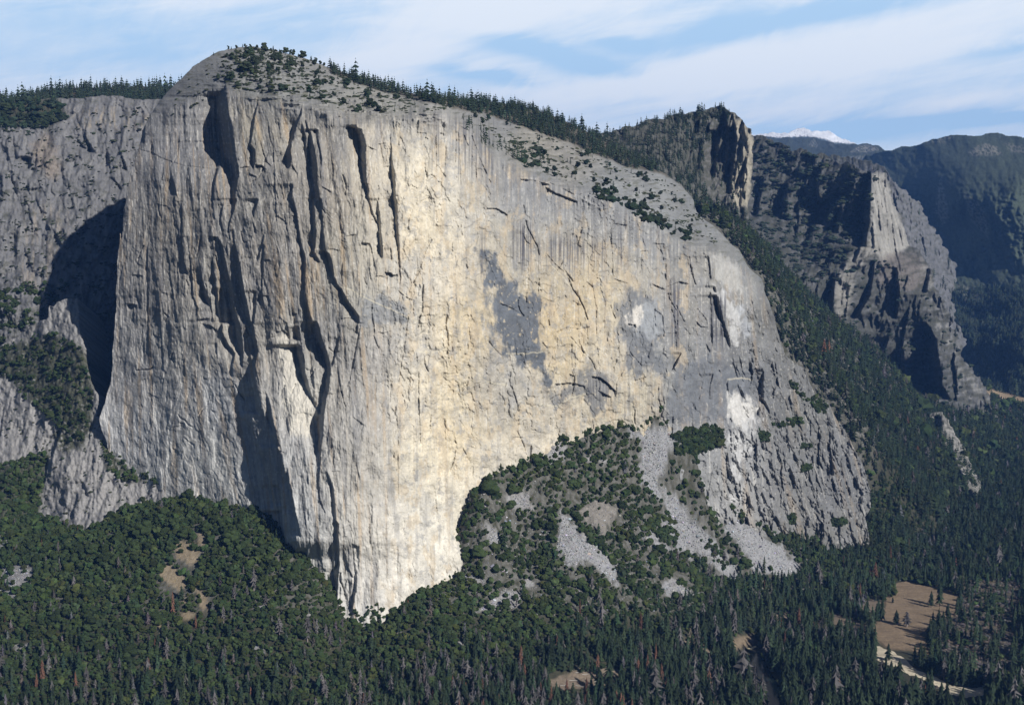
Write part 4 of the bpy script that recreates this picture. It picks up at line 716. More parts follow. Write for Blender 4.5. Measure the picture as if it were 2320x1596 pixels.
def shoulder_color(X, Y, D, s):
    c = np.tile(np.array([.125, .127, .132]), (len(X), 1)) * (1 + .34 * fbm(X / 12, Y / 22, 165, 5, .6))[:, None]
    face = soft([(1975, 395), (2004, 392), (2020, 440), (2062, 556), (2000, 600), (1975, 560)], X, Y, 6, 5, 12, 166); c = mixc(c, .85 * face, np.array([.31, .30, .275]) * (1 + .6 * fbm((X - .25 * Y) / 5, Y / 60, 174, 4))[:, None])  # sunlit face: its light is painted in as paler rock
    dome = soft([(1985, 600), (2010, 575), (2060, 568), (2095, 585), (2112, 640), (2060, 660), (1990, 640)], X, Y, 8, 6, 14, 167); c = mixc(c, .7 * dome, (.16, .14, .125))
    lit_rib2 = np.maximum(soft([(2085, 580), (2130, 660), (2160, 760), (2190, 830), (2230, 880), (2265, 950), (2230, 945), (2180, 900), (2150, 830), (2120, 740), (2090, 660)], X, Y, 10, 10, 16, 170), soft([(2020, 770), (2040, 765), (2045, 830), (2055, 880), (2035, 885), (2015, 830)], X, Y, 6, 8, 14, 171)); c = mixc(c, .65 * lit_rib2 * sstep(-.25, .2, fbm(X / 8, Y / 30, 172, 4)), (.27, .265, .25))
    lit_rib = soft([(1895, 720), (1890, 640), (1920, 590), (1985, 520), (1990, 560), (1940, 620), (1920, 720)], X, Y, 8, 8, 14, 168); c = mixc(c, .6 * lit_rib, (.30, .285, .25))  # sunlit ribs, painted paler than the dark base
    c = veg_mix(c, X + .5 * Y, Y, .20 - .7 * face - .3 * dome - .4 * lit_rib - .12 * sstep(2080, 2160, X), 22, 12, 169, (.05, .052, .04), .8)
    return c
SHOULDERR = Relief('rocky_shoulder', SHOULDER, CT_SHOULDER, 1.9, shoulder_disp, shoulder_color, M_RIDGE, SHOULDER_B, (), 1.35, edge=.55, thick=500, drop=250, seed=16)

# lower spur that runs down into the valley
SPUR = [(2085, 955), (2110, 935), (2135, 932), (2150, 950), (2173, 994), (2195, 1040), (2215, 1078), (2222, 1105), (2214, 1122), (2196, 1105), (2178, 1065), (2150, 1020), (2112, 985)]
CT_SPUR = [(2085, 955, 3990), (2140, 936, 4020), (2173, 994, 3800), (2217, 1085, 3480), (2200, 1125, 3320), (2150, 1000, 3700), (2180, 1060, 3480), (2130, 1080, 3400), (2105, 1000, 3700)]
def spur_disp(X, Y, D): return 10 * fbm(X / 26, Y / 40, 171, 5, .6) + 9 * ridged((X - .5 * Y) / 20, Y / 90, 172) + 5 * fbm(X / 8, Y / 10, 173, 3)
def spur_color(X, Y, D, s):
    c = np.tile(np.array([.31, .30, .28]), (len(X), 1)) * (1 + .28 * fbm(X / 8, Y / 16, 175, 4, .6))[:, None]
    return veg_mix(c, X, Y, -.05 + .35 * sstep(2150, 2100, X - .55 * (Y - 960)), 8, 7, 176)
SPURR = Relief('rock_spur', SPUR, CT_SPUR, 2.0, spur_disp, spur_color, M_RIDGE, [fr('6', [(1790, 1200, 60), (1800, 1290, 100)]), fr('6', [(1850, 1330, 30), (1900, 1590, 30)])], (), 1.0, edge=.3, thick=260, drop=180, seed=18)

# ---- cliff beyond the shoulder
FARC = [(1830, 350), (1875, 354), (1945, 361), (1980, 372), (2012, 389), (2022, 410), (2044, 428), (2068, 451), (2089, 466), (2103, 507), (2118, 530), (2131, 556), (2150, 572), (2156, 590), (2166, 620), (2158, 660), (2165, 700), (2190, 780), (2120, 860), (1950, 700), (1850, 500)]
CT_FARC = [(1830, 350, 6400), (1945, 360, 6200), (2012, 389, 5900), (2022, 409, 5700), (2068, 451, 5750), (2103, 507, 5800), (2131, 556, 5850), (2166, 620, 5950), (2160, 700, 5700), (2190, 780, 5600), (2050, 500, 5500), (2090, 600, 5400), (1950, 500, 5700), (1950, 700, 5200), (2120, 700, 5350), (2120, 860, 5200), (1850, 500, 6000), (2100, 540, 5600)]
FARC_B = [fr('3', l) for l in [[(1480, 1250, 10), (1520, 1420, 26), (1560, 1580, 40)], [(1560, 1300, 10), (1600, 1450, 20)], [(1630, 1350, 10), (1660, 1500, 20)], [(1440, 1100, 16), (1450, 1180, 20)]]] + [fr('6', l) for l in [[(1660, 20, 30), (1700, 150, 40)], [(1760, 60, 14), (1790, 200, 20)], [(1820, 180, 14), (1840, 300, 14)]]]
rough_bands(FARC_B, 70, 1960, 2170, 380, 760, .3, 2.5, 6, 16, 60, 76)
def farc_disp(X, Y, D): return 22 * fbm(X / 36, Y / 60, 181, 5, .6) + 22 * ridged(X / 16, Y / 130, 182) + 6 * fbm(X / 6, Y / 14, 183, 3)
def farc_color(X, Y, D, s):
    c = np.tile(np.array([.14, .142, .15]), (len(X), 1)) * (1 + .35 * fbm(X / 6, Y / 30, 184, 4, .6))[:, None]
    return veg_mix(c, X, Y, -.16 + .5 * sstep(385, 365, Y - .15 * (X - 1980)), 9, 8, 185)
FARCR = Relief('valley_cliff', FARC, CT_FARC, 2.0, farc_disp, farc_color, M_RIDGE, FARC_B, (), 1.2, edge=.6, thick=600, drop=300, seed=20)

# ---- far blue forested hills on the right
FARH = [(1960, 352), (1990, 345), (2005, 341), (2030, 336), (2054, 331), (2103, 320), (2130, 312), (2152, 306), (2208, 308), (2232, 303), (2253, 301), (2285, 308), (2320, 312), (2420, 322), (2560, 318), (2680, 330), (2820, 322), (2820, 900), (2560, 905), (2300, 900), (2140, 900), (1990, 560)]
CT_FARH = [(2820, 322, 8600), (2820, 450, 7600), (2820, 650, 6600), (2820, 880, 5500), (1960, 350, 10500), (2005, 341, 10200), (2054, 331, 9900), (2152, 306, 9500), (2253, 301, 9200), (2320, 312, 8800), (2560, 318, 8700), (2060, 400, 9000), (2150, 400, 8100), (2250, 400, 7500), (2320, 400, 7300), (2560, 400, 7300), (2130, 480, 8100), (2145, 480, 7650), (2150, 500, 7900), (2250, 500, 7000), (2320, 500, 6900), (2200, 600, 7200), (2320, 600, 6700), (2560, 600, 6500), (2150, 640, 7000), (2150, 760, 6400), (2250, 700, 6400), (2320, 760, 5800), (2200, 880, 5700), (2320, 880, 5500), (2560, 800, 5600), (2560, 900, 5300), (2100, 560, 7900), (2020, 450, 8800)]
def farh_disp(X, Y, D): return 150 * fbm(X / 110, Y / 90, 191, 5, .55) + 36 * ridged((X - .25 * Y) / 60, Y / 110, 192) + 26 * fbm(X / 8, Y / 8, 193, 4, .6)
def farh_color(X, Y, D, s):
    c = np.tile(np.array([.062, .078, .055]), (len(X), 1)) * (1 + .75 * fbm(X / 5, Y / 5, 194, 5, .75))[:, None]
    for P, k in (([(2195, 345), (2215, 330), (2235, 325), (2262, 335), (2270, 350), (2240, 352), (2205, 352)], .55), ([(2100, 322), (2130, 312), (2160, 308), (2140, 325)], .35), ([(2132, 400), (2140, 440), (2150, 490), (2140, 510), (2118, 480), (2125, 430)], .5), ([(2190, 720), (2260, 716), (2262, 722), (2200, 726)], .4), ([(2150, 640), (2200, 650), (2260, 700), (2240, 730), (2180, 700)], .3), ([(2270, 320), (2320, 330), (2330, 350), (2290, 345)], .35), ([(2180, 430), (2230, 470), (2240, 540), (2200, 500)], .25)):
        c = mixc(c, k * soft(P, X, Y, 4, 5, 8, 195) * sstep(-.2, .2, fbm(X / 5, Y / 5, 196, 4)), (.40, .37, .33))
    return c
FARHR = Relief('far_hills', FARH, CT_FARH, 2.4, farh_disp, farh_color, M_RIDGE, [fr('3', [(1790, 1160, 20), (1800, 1300, 60), (1835, 1430, 60)])], (), 1.0, edge=.2, thick=1500, drop=600, seed=22)

# ---- snow topped mountain on the horizon and the wooded ridge under it
SNOW = [(1640, 320), (1690, 306), (1704, 304), (1718, 304), (1735, 302), (1753, 299), (1770, 302), (1788, 301), (1797, 295), (1805, 291), (1823, 289), (1832, 293), (1840, 298), (1850, 296), (1862, 298), (1879, 296), (1889, 303), (1898, 309), (1910, 315), (1928, 322), (1945, 328), (1960, 345), (1900, 380), (1700, 380)]
CT_SNOW = [(1640, 320, 18500), (1718, 304, 19500), (1805, 291, 20000), (1879, 296, 20000), (1945, 328, 19000), (1750, 330, 18000), (1850, 330, 18000), (1700, 380, 16500), (1900, 380, 16500), (1800, 360, 17000)]
def snow_disp(X, Y, D): return 170 * fbm(X / 30, Y / 14, 201, 4, .5)
def snow_color(X, Y, D, s):
    ybot = np.interp(X, [1640, 1721, 1770, 1810, 1840, 1870, 1886, 1924, 1960], [306, 309, 312, 309, 309, 315, 322, 325, 326])
    n = sstep(-2.5, 2.5, ybot - Y + 3.5 * fbm(X / 4, Y / 4, 202, 4)); rk = sstep(.2, .36, fbm(X / 5.0, Y / 2.6, 203, 4, .6)) * np.where((X > 1840) & (X < 1900), .35, 1.0)
    c = np.tile(np.array([.06, .075, .06]), (len(X), 1)) * (1 + .4 * fbm(X / 4, Y / 4, 204, 3))[:, None]
    return mixc(c, n * (1 - .75 * rk), (.86, .88, .92))
SNOWR = Relief('snowy_mountain', SNOW, CT_SNOW, 1.0, snow_disp, snow_color, M_RIDGE, (), (), 1.0, edge=.3, thick=2500, drop=800, seed=24, seg=2.5)
MIDR = [(1660, 330), (1700, 318), (1725, 312), (1770, 313), (1810, 311), (1842, 311), (1870, 320), (1900, 327), (1930, 326), (1956, 325), (1972, 326), (1987, 329), (2000, 337), (2012, 345), (2040, 352), (2060, 420), (1900, 440), (1700, 400)]
CT_MIDR = [(1660, 330, 12500), (1770, 312, 13500), (1870, 320, 13200), (1987, 328, 12500), (2040, 352, 11500), (1800, 350, 11800), (1900, 350, 11500), (2000, 370, 10800), (1700, 400, 10000), (1900, 440, 9000), (2060, 420, 10000)]
def midr_color(X, Y, D, s):
    c = np.tile(np.array([.05, .06, .045]), (len(X), 1)) * (1 + .4 * fbm(X / 5, Y / 4, 207, 4, .6))[:, None]
    for P, k in (([(1925, 345), (1945, 332), (1965, 328), (1990, 335), (1990, 342), (1940, 345)], .6), ([(1830, 330), (1842, 314), (1855, 325), (1850, 335)], .35), ([(1875, 330), (1885, 320), (1890, 332)], .35), ([(1890, 358), (1960, 352), (1990, 362), (1930, 366)], .4)):
        c = mixc(c, k * soft(P, X, Y, 3, 4, 6, 208) * sstep(-.15, .2, fbm(X / 3, Y / 3, 209, 4)), (.36, .35, .34))
    return c
MIDRR = Relief('wooded_ridge', MIDR, CT_MIDR, 1.4, lambda X, Y, D: 150 * fbm(X / 30, Y / 16, 206, 5, .6), midr_color, M_RIDGE, (), (), 1.0, edge=.25, thick=1500, drop=500, seed=26, seg=3)

tick('x')
# ================================================================== ground of the valley
def flatY(px, py, z=0.0):
    _, dy, dz = ray(px, py); return (z - CAMZ) * dy / dz
G3 = []
def gp(px, py, Y): G3.append(world(px, py, Y))
for x, y, d in BASE[2:] + BASE2 + [(95, 1165, 2370), (150, 1190, 2290), (200, 1212, 2215), (283, 1160, 2262), (340, 1138, 2262), (0, 1190, 2330)]:
    gp(x, y, d); q_ = world(x, y, d); G3.append(q_ + np.array([0, 70, 12.0])); G3.append(q_ + np.array([0, 230, 25.0]))
for p in [(-120, 1290, 2290),
          (0, 1596, 1850), (300, 1596, 1820), (580, 1596, 1800), (860, 1596, 1810), (1160, 1596, 1835), (1500, 1596, 1900), (0, 1350, 2060), (150, 1350, 2020), (300, 1350, 1985), (450, 1300, 2005), (580, 1400, 1912), (700, 1450, 1885), (0, 1470, 1950), (300, 1480, 1890),
          (800, 1510, 1885), (1000, 1450, 1935), (1100, 1450, 1965), (1150, 1300, 2090), (1150, 1180, 2170), (1300, 1100, 2270), (1300, 1200, 2190), (1300, 1350, 2085), (1300, 1500, 1965), (1420, 1050, 2360), (1500, 1050, 2410), (1500, 1200, 2330), (1500, 1350, 2190), (1500, 1480, 2075), (1620, 1230, 2440), (1650, 1330, 2370), (1700, 1400, 2330), (1580, 1010, 2455), (1720, 1250, 2500),
          (1704, 526, 3900), (1774, 626, 4050), (1844, 686, 4150), (1928, 750, 4190), (2005, 815, 4270), (2033, 890, 4330), (2103, 912, 4380), (2200, 945, 4500), (1650, 540, 3250), (1725, 640, 3170), (1760, 720, 3130), (1800, 800, 3110), (1868, 907, 3050), (1930, 1000, 3000), (1975, 1109, 2960), (1900, 850, 3560), (2050, 1000, 3480), (2120, 1100, 3340), (1800, 700, 3520), (1720, 560, 3520), (1600, 480, 3300), (2000, 900, 3720), (1980, 1180, 2890), (2060, 1200, 2930), (2100, 960, 4000), (1990, 1000, 3300)]:
    gp(*p)
for px, py in [(1760, 1596), (2000, 1596), (2320, 1596), (1800, 1500), (1900, 1450), (2000, 1400), (2100, 1320), (2200, 1400), (2320, 1250), (2200, 1250), (2320, 1400), (2100, 1500), (1900, 1380), (2180, 1170), (2320, 1100), (2320, 1000), (2290, 890), (2250, 1050), (1700, 1500), (2000, 1340)]:
    gp(px, py, flatY(px, py, 0.0))
for p in [(0, 2800, 350), (-400, 2600, 330), (-700, 2800, 380), (400, 2950, 380), (0, 3300, 520), (250, 3200, 520), (-300, 3300, 500), (-1000, 2800, 420), (-1400, 2700, 380), (-1400, 1700, 60), (-1000, 1500, 20), (0, 1500, 5), (700, 1500, 0), (1500, 1500, 0), (1500, 2500, 0), (2000, 3500, 0), (2600, 5000, 20), (1600, 3000, 0), (3000, 7000, 150), (2400, 6200, 40), (1800, 6000, 60), (0, 5000, 700), (1000, 5500, 500), (-1000, 5000, 700)]:
    G3.append(np.array(p, float))
GT = TPS(np.array([[p[0], p[1], p[2]] for p in G3]), 1e-4, 800.0)
T0, T1, NT = -.62, .66, 640
R0, R1, NR = math.log(1250.0), math.log(7600.0), 760
gt = np.linspace(T0, T1, NT); gr = np.linspace(R0, R1, NR)
ct_, cr_ = np.linspace(T0, T1, 170), np.linspace(R0, R1, 200)
CTm, CRm = np.meshgrid(ct_, cr_); CZ = blur(GT(CTm * np.exp(CRm), np.exp(CRm)), 1)
Tm, Rm = np.meshgrid(gt, gr); GYm = np.exp(Rm); GXm = Tm * GYm
GZ = bilin(CZ, (Rm - R0) / (R1 - R0) * 199, (Tm - T0) / (T1 - T0) * 169)
GPX, GPY = project(np.stack([GXm, GYm, GZ], -1))
# floor of the valley is level
VALLEY = [(1380, 1700), (1660, 1470), (1760, 1420), (1840, 1385), (1960, 1330), (2010, 1300), (2080, 1210), (2160, 1150), (2250, 1080), (2290, 1000), (2260, 960), (2250, 880), (2300, 850), (2800, 840), (2800, 1700)]
vk = soft(VALLEY, GPX, GPY, 30, 12, 60, 61)
GZ = np.where(GZ < 0, GZ * .15, GZ)
GZ = GZ * (1 - vk)
slope_k = (1 - vk)
GZ = GZ + slope_k * (5 * fbm(GXm / 60, GYm / 60, 211, 5, .55)) + .5 * vk * (fbm(GXm / 40, GYm / 40, 213, 3) - .4)

TALUS = [fr('q', [(1450, 330), (1490, 330), (1560, 420), (1640, 500), (1720, 560), (1800, 630), (1840, 680), (1850, 780), (1830, 820), (1750, 760), (1660, 680), (1520, 700), (1470, 640), (1430, 560), (1440, 480), (1480, 420)]),
         fr('q', [(1980, -120), (2060, -140), (2130, -60), (2150, 80), (2120, 180), (2200, 300), (2320, 420), (2330, 650), (2260, 640), (2200, 560), (2190, 360), (2100, 260), (2000, 170), (1980, 80)]),
         fr('r', [(-10, 170), (80, 250), (150, 350), (230, 440), (330, 500), (350, 560), (450, 690), (500, 740), (420, 800), (330, 740), (250, 640), (140, 600), (60, 520), (-10, 480)]),
         fr('r', [(390, 335), (450, 370), (560, 420), (650, 480), (740, 560), (830, 620), (900, 690), (820, 760), (720, 790), (640, 740), (560, 740), (540, 680), (500, 600), (460, 540), (370, 520), (370, 420)]),
         fr('r', [(-20, 760), (80, 800), (180, 860), (240, 870), (150, 900), (50, 900), (-20, 870)]), fr('q', [(2000, 440), (2060, 430), (2130, 540), (2230, 590), (2180, 620), (2080, 560), (2010, 560)]),
         fr('5', [(1900, 1290), (2170, 1245), (2320, 1235), (2420, 1260), (2320, 1330), (2200, 1400), (2160, 1520), (2080, 1591), (2000, 1591), (1990, 1400)])]
TALUS_H = [fr('q', [(900, 1000), (1130, 840), (1250, 870), (1200, 950), (1080, 960), (950, 990)]), fr('q', [(1130, 230), (1250, 210), (1300, 330), (1200, 330), (1140, 300)]), fr('q', [(990, 420), (1060, 460), (1140, 590), (1010, 560)]), fr('q', [(1250, 740), (1320, 800), (1270, 830), (1230, 780)]), fr('q', [(820, 760), (960, 760), (990, 800), (860, 810)]),
           fr('q', [(1370, -60), (1470, -110), (1520, -60), (1480, 40), (1400, 60)]), fr('q', [(1560, 420), (1700, 560), (1830, 660), (1830, 700), (1700, 580), (1580, 460)]), fr('q', [(1640, -20), (1760, -30), (1780, 10), (1680, 30)]), fr('q', [(780, 1180), (850, 1180), (830, 1230), (790, 1220)]), fr('q', [(420, 1120), (490, 1150), (480, 1170), (420, 1150)]),
           fr('p', [(-20, 470), (70, 480), (60, 540), (0, 600), (-20, 600)]), fr('p', [(-20, 690), (190, 690), (220, 760), (120, 850), (100, 910), (-20, 880)]), fr('p', [(680, 500), (770, 490), (780, 520), (690, 540)]), fr('p', [(1660, 940), (1720, 930), (1700, 980)]), fr('p', [(1640, 1210), (1720, 1200), (1700, 1250), (1650, 1240)]), fr('p', [(1960, 1030), (2010, 980), (2000, 1060)]), fr('p', [(90, 1200), (210, 1190), (200, 1220), (100, 1230)]), fr('q', [(2180, 760), (2320, 860), (2300, 900), (2190, 840)])]
DRY = [fr('p', [(1270, 440), (1320, 450), (1340, 550), (1290, 550)]), fr('p', [(1150, 520), (1280, 560), (1300, 640), (1240, 680), (1120, 640)]), fr('p', [(1030, 690), (1120, 690), (1230, 800), (1170, 850), (1030, 780)]), fr('p', [(1270, 840), (1330, 860), (1370, 980), (1310, 970)]), fr('p', [(1170, 980), (1260, 1000), (1240, 1040), (1180, 1030)]), fr('p', [(1010, 1060), (1050, 1080), (1030, 1120)]), fr('p', [(1170, 890), (1220, 910), (1190, 940)])]
MEADOW = fr('r', [(1490, 795), (1560, 790), (1650, 810), (1780, 840), (1890, 890), (1890, 1000), (1760, 1040), (1640, 1130), (1710, 1200), (1720, 1260), (1600, 1240), (1450, 1225), (1350, 1165), (1345, 1080), (1420, 1000), (1420, 900), (1480, 880)])
SANDB = fr('r', [(1365, 1195), (1450, 1235), (1560, 1300), (1680, 1385), (1800, 1440), (1900, 1475), (2000, 1480), (2075, 1462), (2065, 1530), (1950, 1545), (1820, 1515), (1700, 1440), (1580, 1400), (1470, 1340), (1355, 1290)])
SANDS = fr('r', [(470, 1200), (520, 1172), (590, 1168), (598, 1215), (540, 1225), (480, 1222)])
BANKB = fr('r', [(400, 1190), (470, 1140), (560, 1125), (620, 1140), (600, 1170), (500, 1180), (440, 1215)])
RIVER = fr('r', [(540, 1225), (600, 1225), (640, 1300), (690, 1390), (740, 1470), (760, 1700), (620, 1700), (640, 1560), (640, 1480), (600, 1400), (545, 1320)])
SCRUB = fr('r', [(1900, 800), (2330, 760), (2330, 1480), (2080, 1440), (1760, 1330), (1740, 1210), (1880, 1010)])
CLEAR = [fr('q', [(1400, 1430), (1560, 1370), (1860, 1360), (1860, 1400), (1700, 1420), (1850, 1440), (1700, 1470), (1500, 1500), (1420, 1470)]), fr('r', [(1040, 990), (1140, 1010), (1300, 1080), (1330, 1150), (1180, 1120), (1060, 1060)]), fr('r', [(900, 1050), (1060, 1050), (1000, 1100), (900, 1090)]), fr('r', [(700, 980), (860, 1000), (850, 1040), (720, 1050)]), fr('r', [(1280, 900), (1400, 900), (1420, 980), (1330, 1000), (1270, 970)]), fr('r', [(100, 1150), (280, 1230), (380, 1240), (300, 1260), (130, 1200)])]
FARM = [(2236, 882), (2262, 874), (2420, 872), (2420, 912), (2330, 912), (2282, 906), (2250, 895)]
ROCKY = [fr('q', [(1580, 370), (1610, 330), (1700, 270), (1760, 290), (1830, 340), (1825, 400), (1810, 440), (1760, 490), (1700, 470), (1650, 430)])]
def ground_color(X, Y):
    c = np.tile(np.array([.052, .052, .034]), X.shape + (1,)) * (1 + .3 * fbm(X / 14, Y / 10, 221, 4, .6))[..., None]
    up = sstep(1420, 1340, Y) * sstep(2020, 1960, X + .3 * (Y - 1000)); c = mixc(c, .6 * up * sstep(-.35, .3, fbm(X / 7, Y / 7, 237, 4, .65)), (.21, .205, .195))
    for P in TALUS: c = mixc(c, ragged(P, X, Y, 14, 1.9, 16, .3, 222, .8, 1.4, -.3), (.275, .277, .285))
    for P in TALUS_H: c = mixc(c, .9 * ragged(P, X, Y, 11, 1.2, 11, .3, 223), (.29, .285, .285))
    for P in DRY: c = mixc(c, .65 * ragged(P, X, Y, 11, 1.3, 10, .3, 224), (.36, .285, .19))
    for P in ROCKY: c = mixc(c, ragged(P, X, Y, 12, 1.8, 14, .3, 225), (.21, .195, .175)); c = np.where(inside(P, X, Y)[..., None], c * (1 + .35 * fbm(X / 5, Y / 14, 236, 4))[..., None], c)
    c = mixc(c, .8 * soft(SCRUB, X, Y, 12, 12, 30, 226), (.15, .125, .09))
    c = mixc(c, .95 * soft(MEADOW, X, Y, 4, 4, 14, 227), (.235, .175, .115))
    for P in CLEAR: c = mixc(c, .8 * ragged(P, X, Y, 11, 1.2, 12, .3, 228), (.24, .19, .145))
    c = mixc(c, soft(FARM, X, Y, 3, 3, 14, 229), (.34, .26, .17)); c = mixc(c, soft(BANKB, X, Y, 4, 4, 10, 230), (.19, .15, .105))
    return c
GC = ground_color(GPX, GPY)
tk = np.zeros(GPX.shape)
for P in TALUS: tk = np.maximum(tk, soft(P, GPX, GPY, 5))
GC = GC * (1 + tk * .30 * fbm(GXm / 5, GYm / 5, 231, 3, .6))[..., None]
rk = ragged(ROCKY[0], GPX, GPY, 12, 1.2, 16, .4, 225); GZ = GZ + rk * (12 + 9 * fbm(GXm / 30, GYm / 30, 232, 5, .6) + 4 * terr(fbm(GXm / 20, GYm / 26, 234, 3) * 4, .12)) + tk * .9 * fbm(GXm / 7, GYm / 7, 233, 3)
rv = soft(RIVER, GPX, GPY, 6); GZ = GZ - 3.2 * rv
for P in (MEADOW, SANDB, SANDS): GZ = GZ * (1 - soft(P, GPX, GPY, 8)) - .45 * soft(P, GPX, GPY, 8)
gi = np.arange(NR * NT).reshape(NR, NT)
GF = np.stack([gi[:-1, :-1].ravel(), gi[:-1, 1:].ravel(), gi[1:, 1:].ravel(), gi[1:, :-1].ravel()], 1)
GV = np.stack([GXm, GYm, GZ], -1).reshape(-1, 3)
ground = mesh('ground', GV, GF, GC.reshape(-1, 3), M_GROUND); tag(ground, 'structure')
m, nt, b = new_mat('plain_earth'); b.inputs['Base Color'].default_value = (.06, .062, .04, 1)
pl = mesh('plain', np.array([[-60000, -40000, -14], [60000, -40000, -14], [60000, 60000, -14], [-60000, 60000, -14]], float), np.array([[0, 1, 2, 3]]), np.array([[.06, .062, .04]] * 4), m, False); tag(pl, 'structure')

def gz(x, y):
    return bilin(GZ, (np.log(y) - R0) / (R1 - R0) * (NR - 1), (x / y - T0) / (T1 - T0) * (NT - 1))

def hit(px, py, y0=1400.0, y1=5800.0, n=900):
    """where the sight line of a traced point meets the ground"""
    px = np.atleast_1d(np.asarray(px, float)); py = np.atleast_1d(np.asarray(py, float)); out = np.full(px.shape + (3,), np.nan)
    ys = np.linspace(y0, y1, n)
    for i in range(len(px)):
        p = world(px[i], py[i], ys); below = p[:, 2] < gz(p[:, 0], p[:, 1])
        k = np.argmax(below)
        if below[k]: out[i] = p[k]; out[i, 2] = gz(p[k:k + 1, 0], p[k:k + 1, 1])[0]
    return out

def sheet(name, poly, z, colr, mat, cell=5.0, warp=3.0):
    P = np.array([world(x, y, flatY(x, y, z)) for x, y in fractal(poly, amp=.25, seg=4, seed=5)])
    xs = np.arange(P[:, 0].min() - cell, P[:, 0].max() + 2 * cell, cell); ys = np.arange(P[:, 1].min() - cell, P[:, 1].max() + 2 * cell, cell)
    X, Y = np.meshgrid(xs, ys); ins = inside(P, X, Y); d, nx, ny = edge_dist(P, X, Y, cell * 1.5)
    kp = ins | (d < cell * .75); X = np.where(kp & ~ins, nx, X); Y = np.where(kp & ~ins, ny, Y)
    q = kp[:-1, :-1] & kp[1:, :-1] & kp[:-1, 1:] & kp[1:, 1:]; id_ = np.arange(X.size).reshape(X.shape)
    F = np.stack([id_[:-1, :-1][q], id_[:-1, 1:][q], id_[1:, 1:][q], id_[1:, :-1][q]], 1); u = np.unique(F); r = np.full(X.size, -1); r[u] = np.arange(len(u))
    V = np.stack([X.ravel()[u], Y.ravel()[u], np.full(len(u), z)], 1)
    c = np.tile(np.array(colr), (len(u), 1)) * (1 + .38 * fbm(V[:, 0] / 34, V[:, 1] / 40, 241, 5, .65) + .28 * fbm(V[:, 0] / 60, V[:, 1] / 9, 242, 3))[:, None]
    return tag(mesh(name, V, r[F], c, mat), 'structure')
sheet('meadow', MEADOW, .15, (.24, .18, .12), M_GROUND)
sheet('sandbank', SANDB, .2, (.60, .53, .40), M_GROUND)
sheet('sandbank', SANDS, .2, (.62, .55, .36), M_GROUND)
m, nt, b = new_mat('river_water'); b.inputs['Base Color'].default_value = (.012, .018, .02, 1); b.inputs['Roughness'].default_value = .12; b.inputs['Specular IOR Level'].default_value = .5
sheet('river', RIVER, -1.2, (.02, .03, .03), m, 6)

tick('ground')
# ================================================================== plants, boulders and small things
def ico(sub):
    t = (1 + 5 ** .5) / 2
    v = [(-1, t, 0), (1, t, 0), (-1, -t, 0), (1, -t, 0), (0, -1, t), (0, 1, t), (0, -1, -t), (0, 1, -t), (t, 0, -1), (t, 0, 1), (-t, 0, -1), (-t, 0, 1)]
    v = [np.array(p) / np.linalg.norm(p) for p in v]
    f = [(0, 11, 5), (0, 5, 1), (0, 1, 7), (0, 7, 10), (0, 10, 11), (1, 5, 9), (5, 11, 4), (11, 10, 2), (10, 7, 6), (7, 1, 8), (3, 9, 4), (3, 4, 2), (3, 2, 6), (3, 6, 8), (3, 8, 9), (4, 9, 5), (2, 4, 11), (6, 2, 10), (8, 6, 7), (9, 8, 1)]
    for _ in range(sub):
        c = {}; nf = []
        def mid(a, b):
            k = (min(a, b), max(a, b))
            if k not in c: m = v[a] + v[b]; v.append(m / np.linalg.norm(m)); c[k] = len(v) - 1
            return c[k]
        for a, b, d in f:
            x, y, z = mid(a, b), mid(b, d), mid(d, a); nf += [(a, x, z), (b, y, x), (d, z, y), (x, y, z)]
        f = nf
    return np.array(v), np.array(f)

def conifer_shape(seed, nw=8, nb=8, rad=.15, h0=.10, ragged=.5, taper=.68):
    """unit-height crown: drooping whorls of ragged branches"""
    r = np.random.default_rng(seed); V = []; F = []; shade = []
    for k in range(nw):
        q = k / (nw - 1); z = h0 + (1 - h0) * (q ** .92) * .93
        R = rad * .92 * (1 - q) ** taper * (.85 + .3 * r.random()) + .012
        if q < .15: R *= .8
        top = min(1.0, z + .16 * (1 - .45 * q)); ph = r.random() * 6.28; b = len(V)
        V.append((r.normal() * .006, r.normal() * .006, top)); shade.append(1.1)
        for j in range(nb):
            a = ph + 2 * math.pi * j / nb + r.normal() * .12
            rr = R * ((1.0 if j % 2 == 0 else 1 - ragged) + r.normal() * .14); zz = z - .035 * (1 if j % 2 == 0 else -.6) + r.normal() * .012
            V.append((rr * math.cos(a), rr * math.sin(a), zz)); shade.append(.8 + .4 * r.random())
        for j in range(nb): F.append((b, b + 1 + j, b + 1 + (j + 1) % nb))
    return np.array(V), np.array(F), np.array(shade)

def lump_shape(seed, sub=1, jit=.22, sq=.8, tall=1.0):
    """rounded broad crown with a lumpy, broken outline; unit diameter about 1"""
    r = np.random.default_rng(seed); v, f = ico(sub)
    q = 1 + jit * (fbm(v[:, 0] * 1.7 + seed, v[:, 1] * 1.7 + v[:, 2] * 1.3, seed % 50, 2) * 1.6) + r.normal(0, jit * .35, len(v))
    p = v * q[:, None] * .5; p[:, 2] *= sq * tall; p[:, 2] += .42 * sq * tall
    return p, f, .75 + .5 * r.random(len(v))

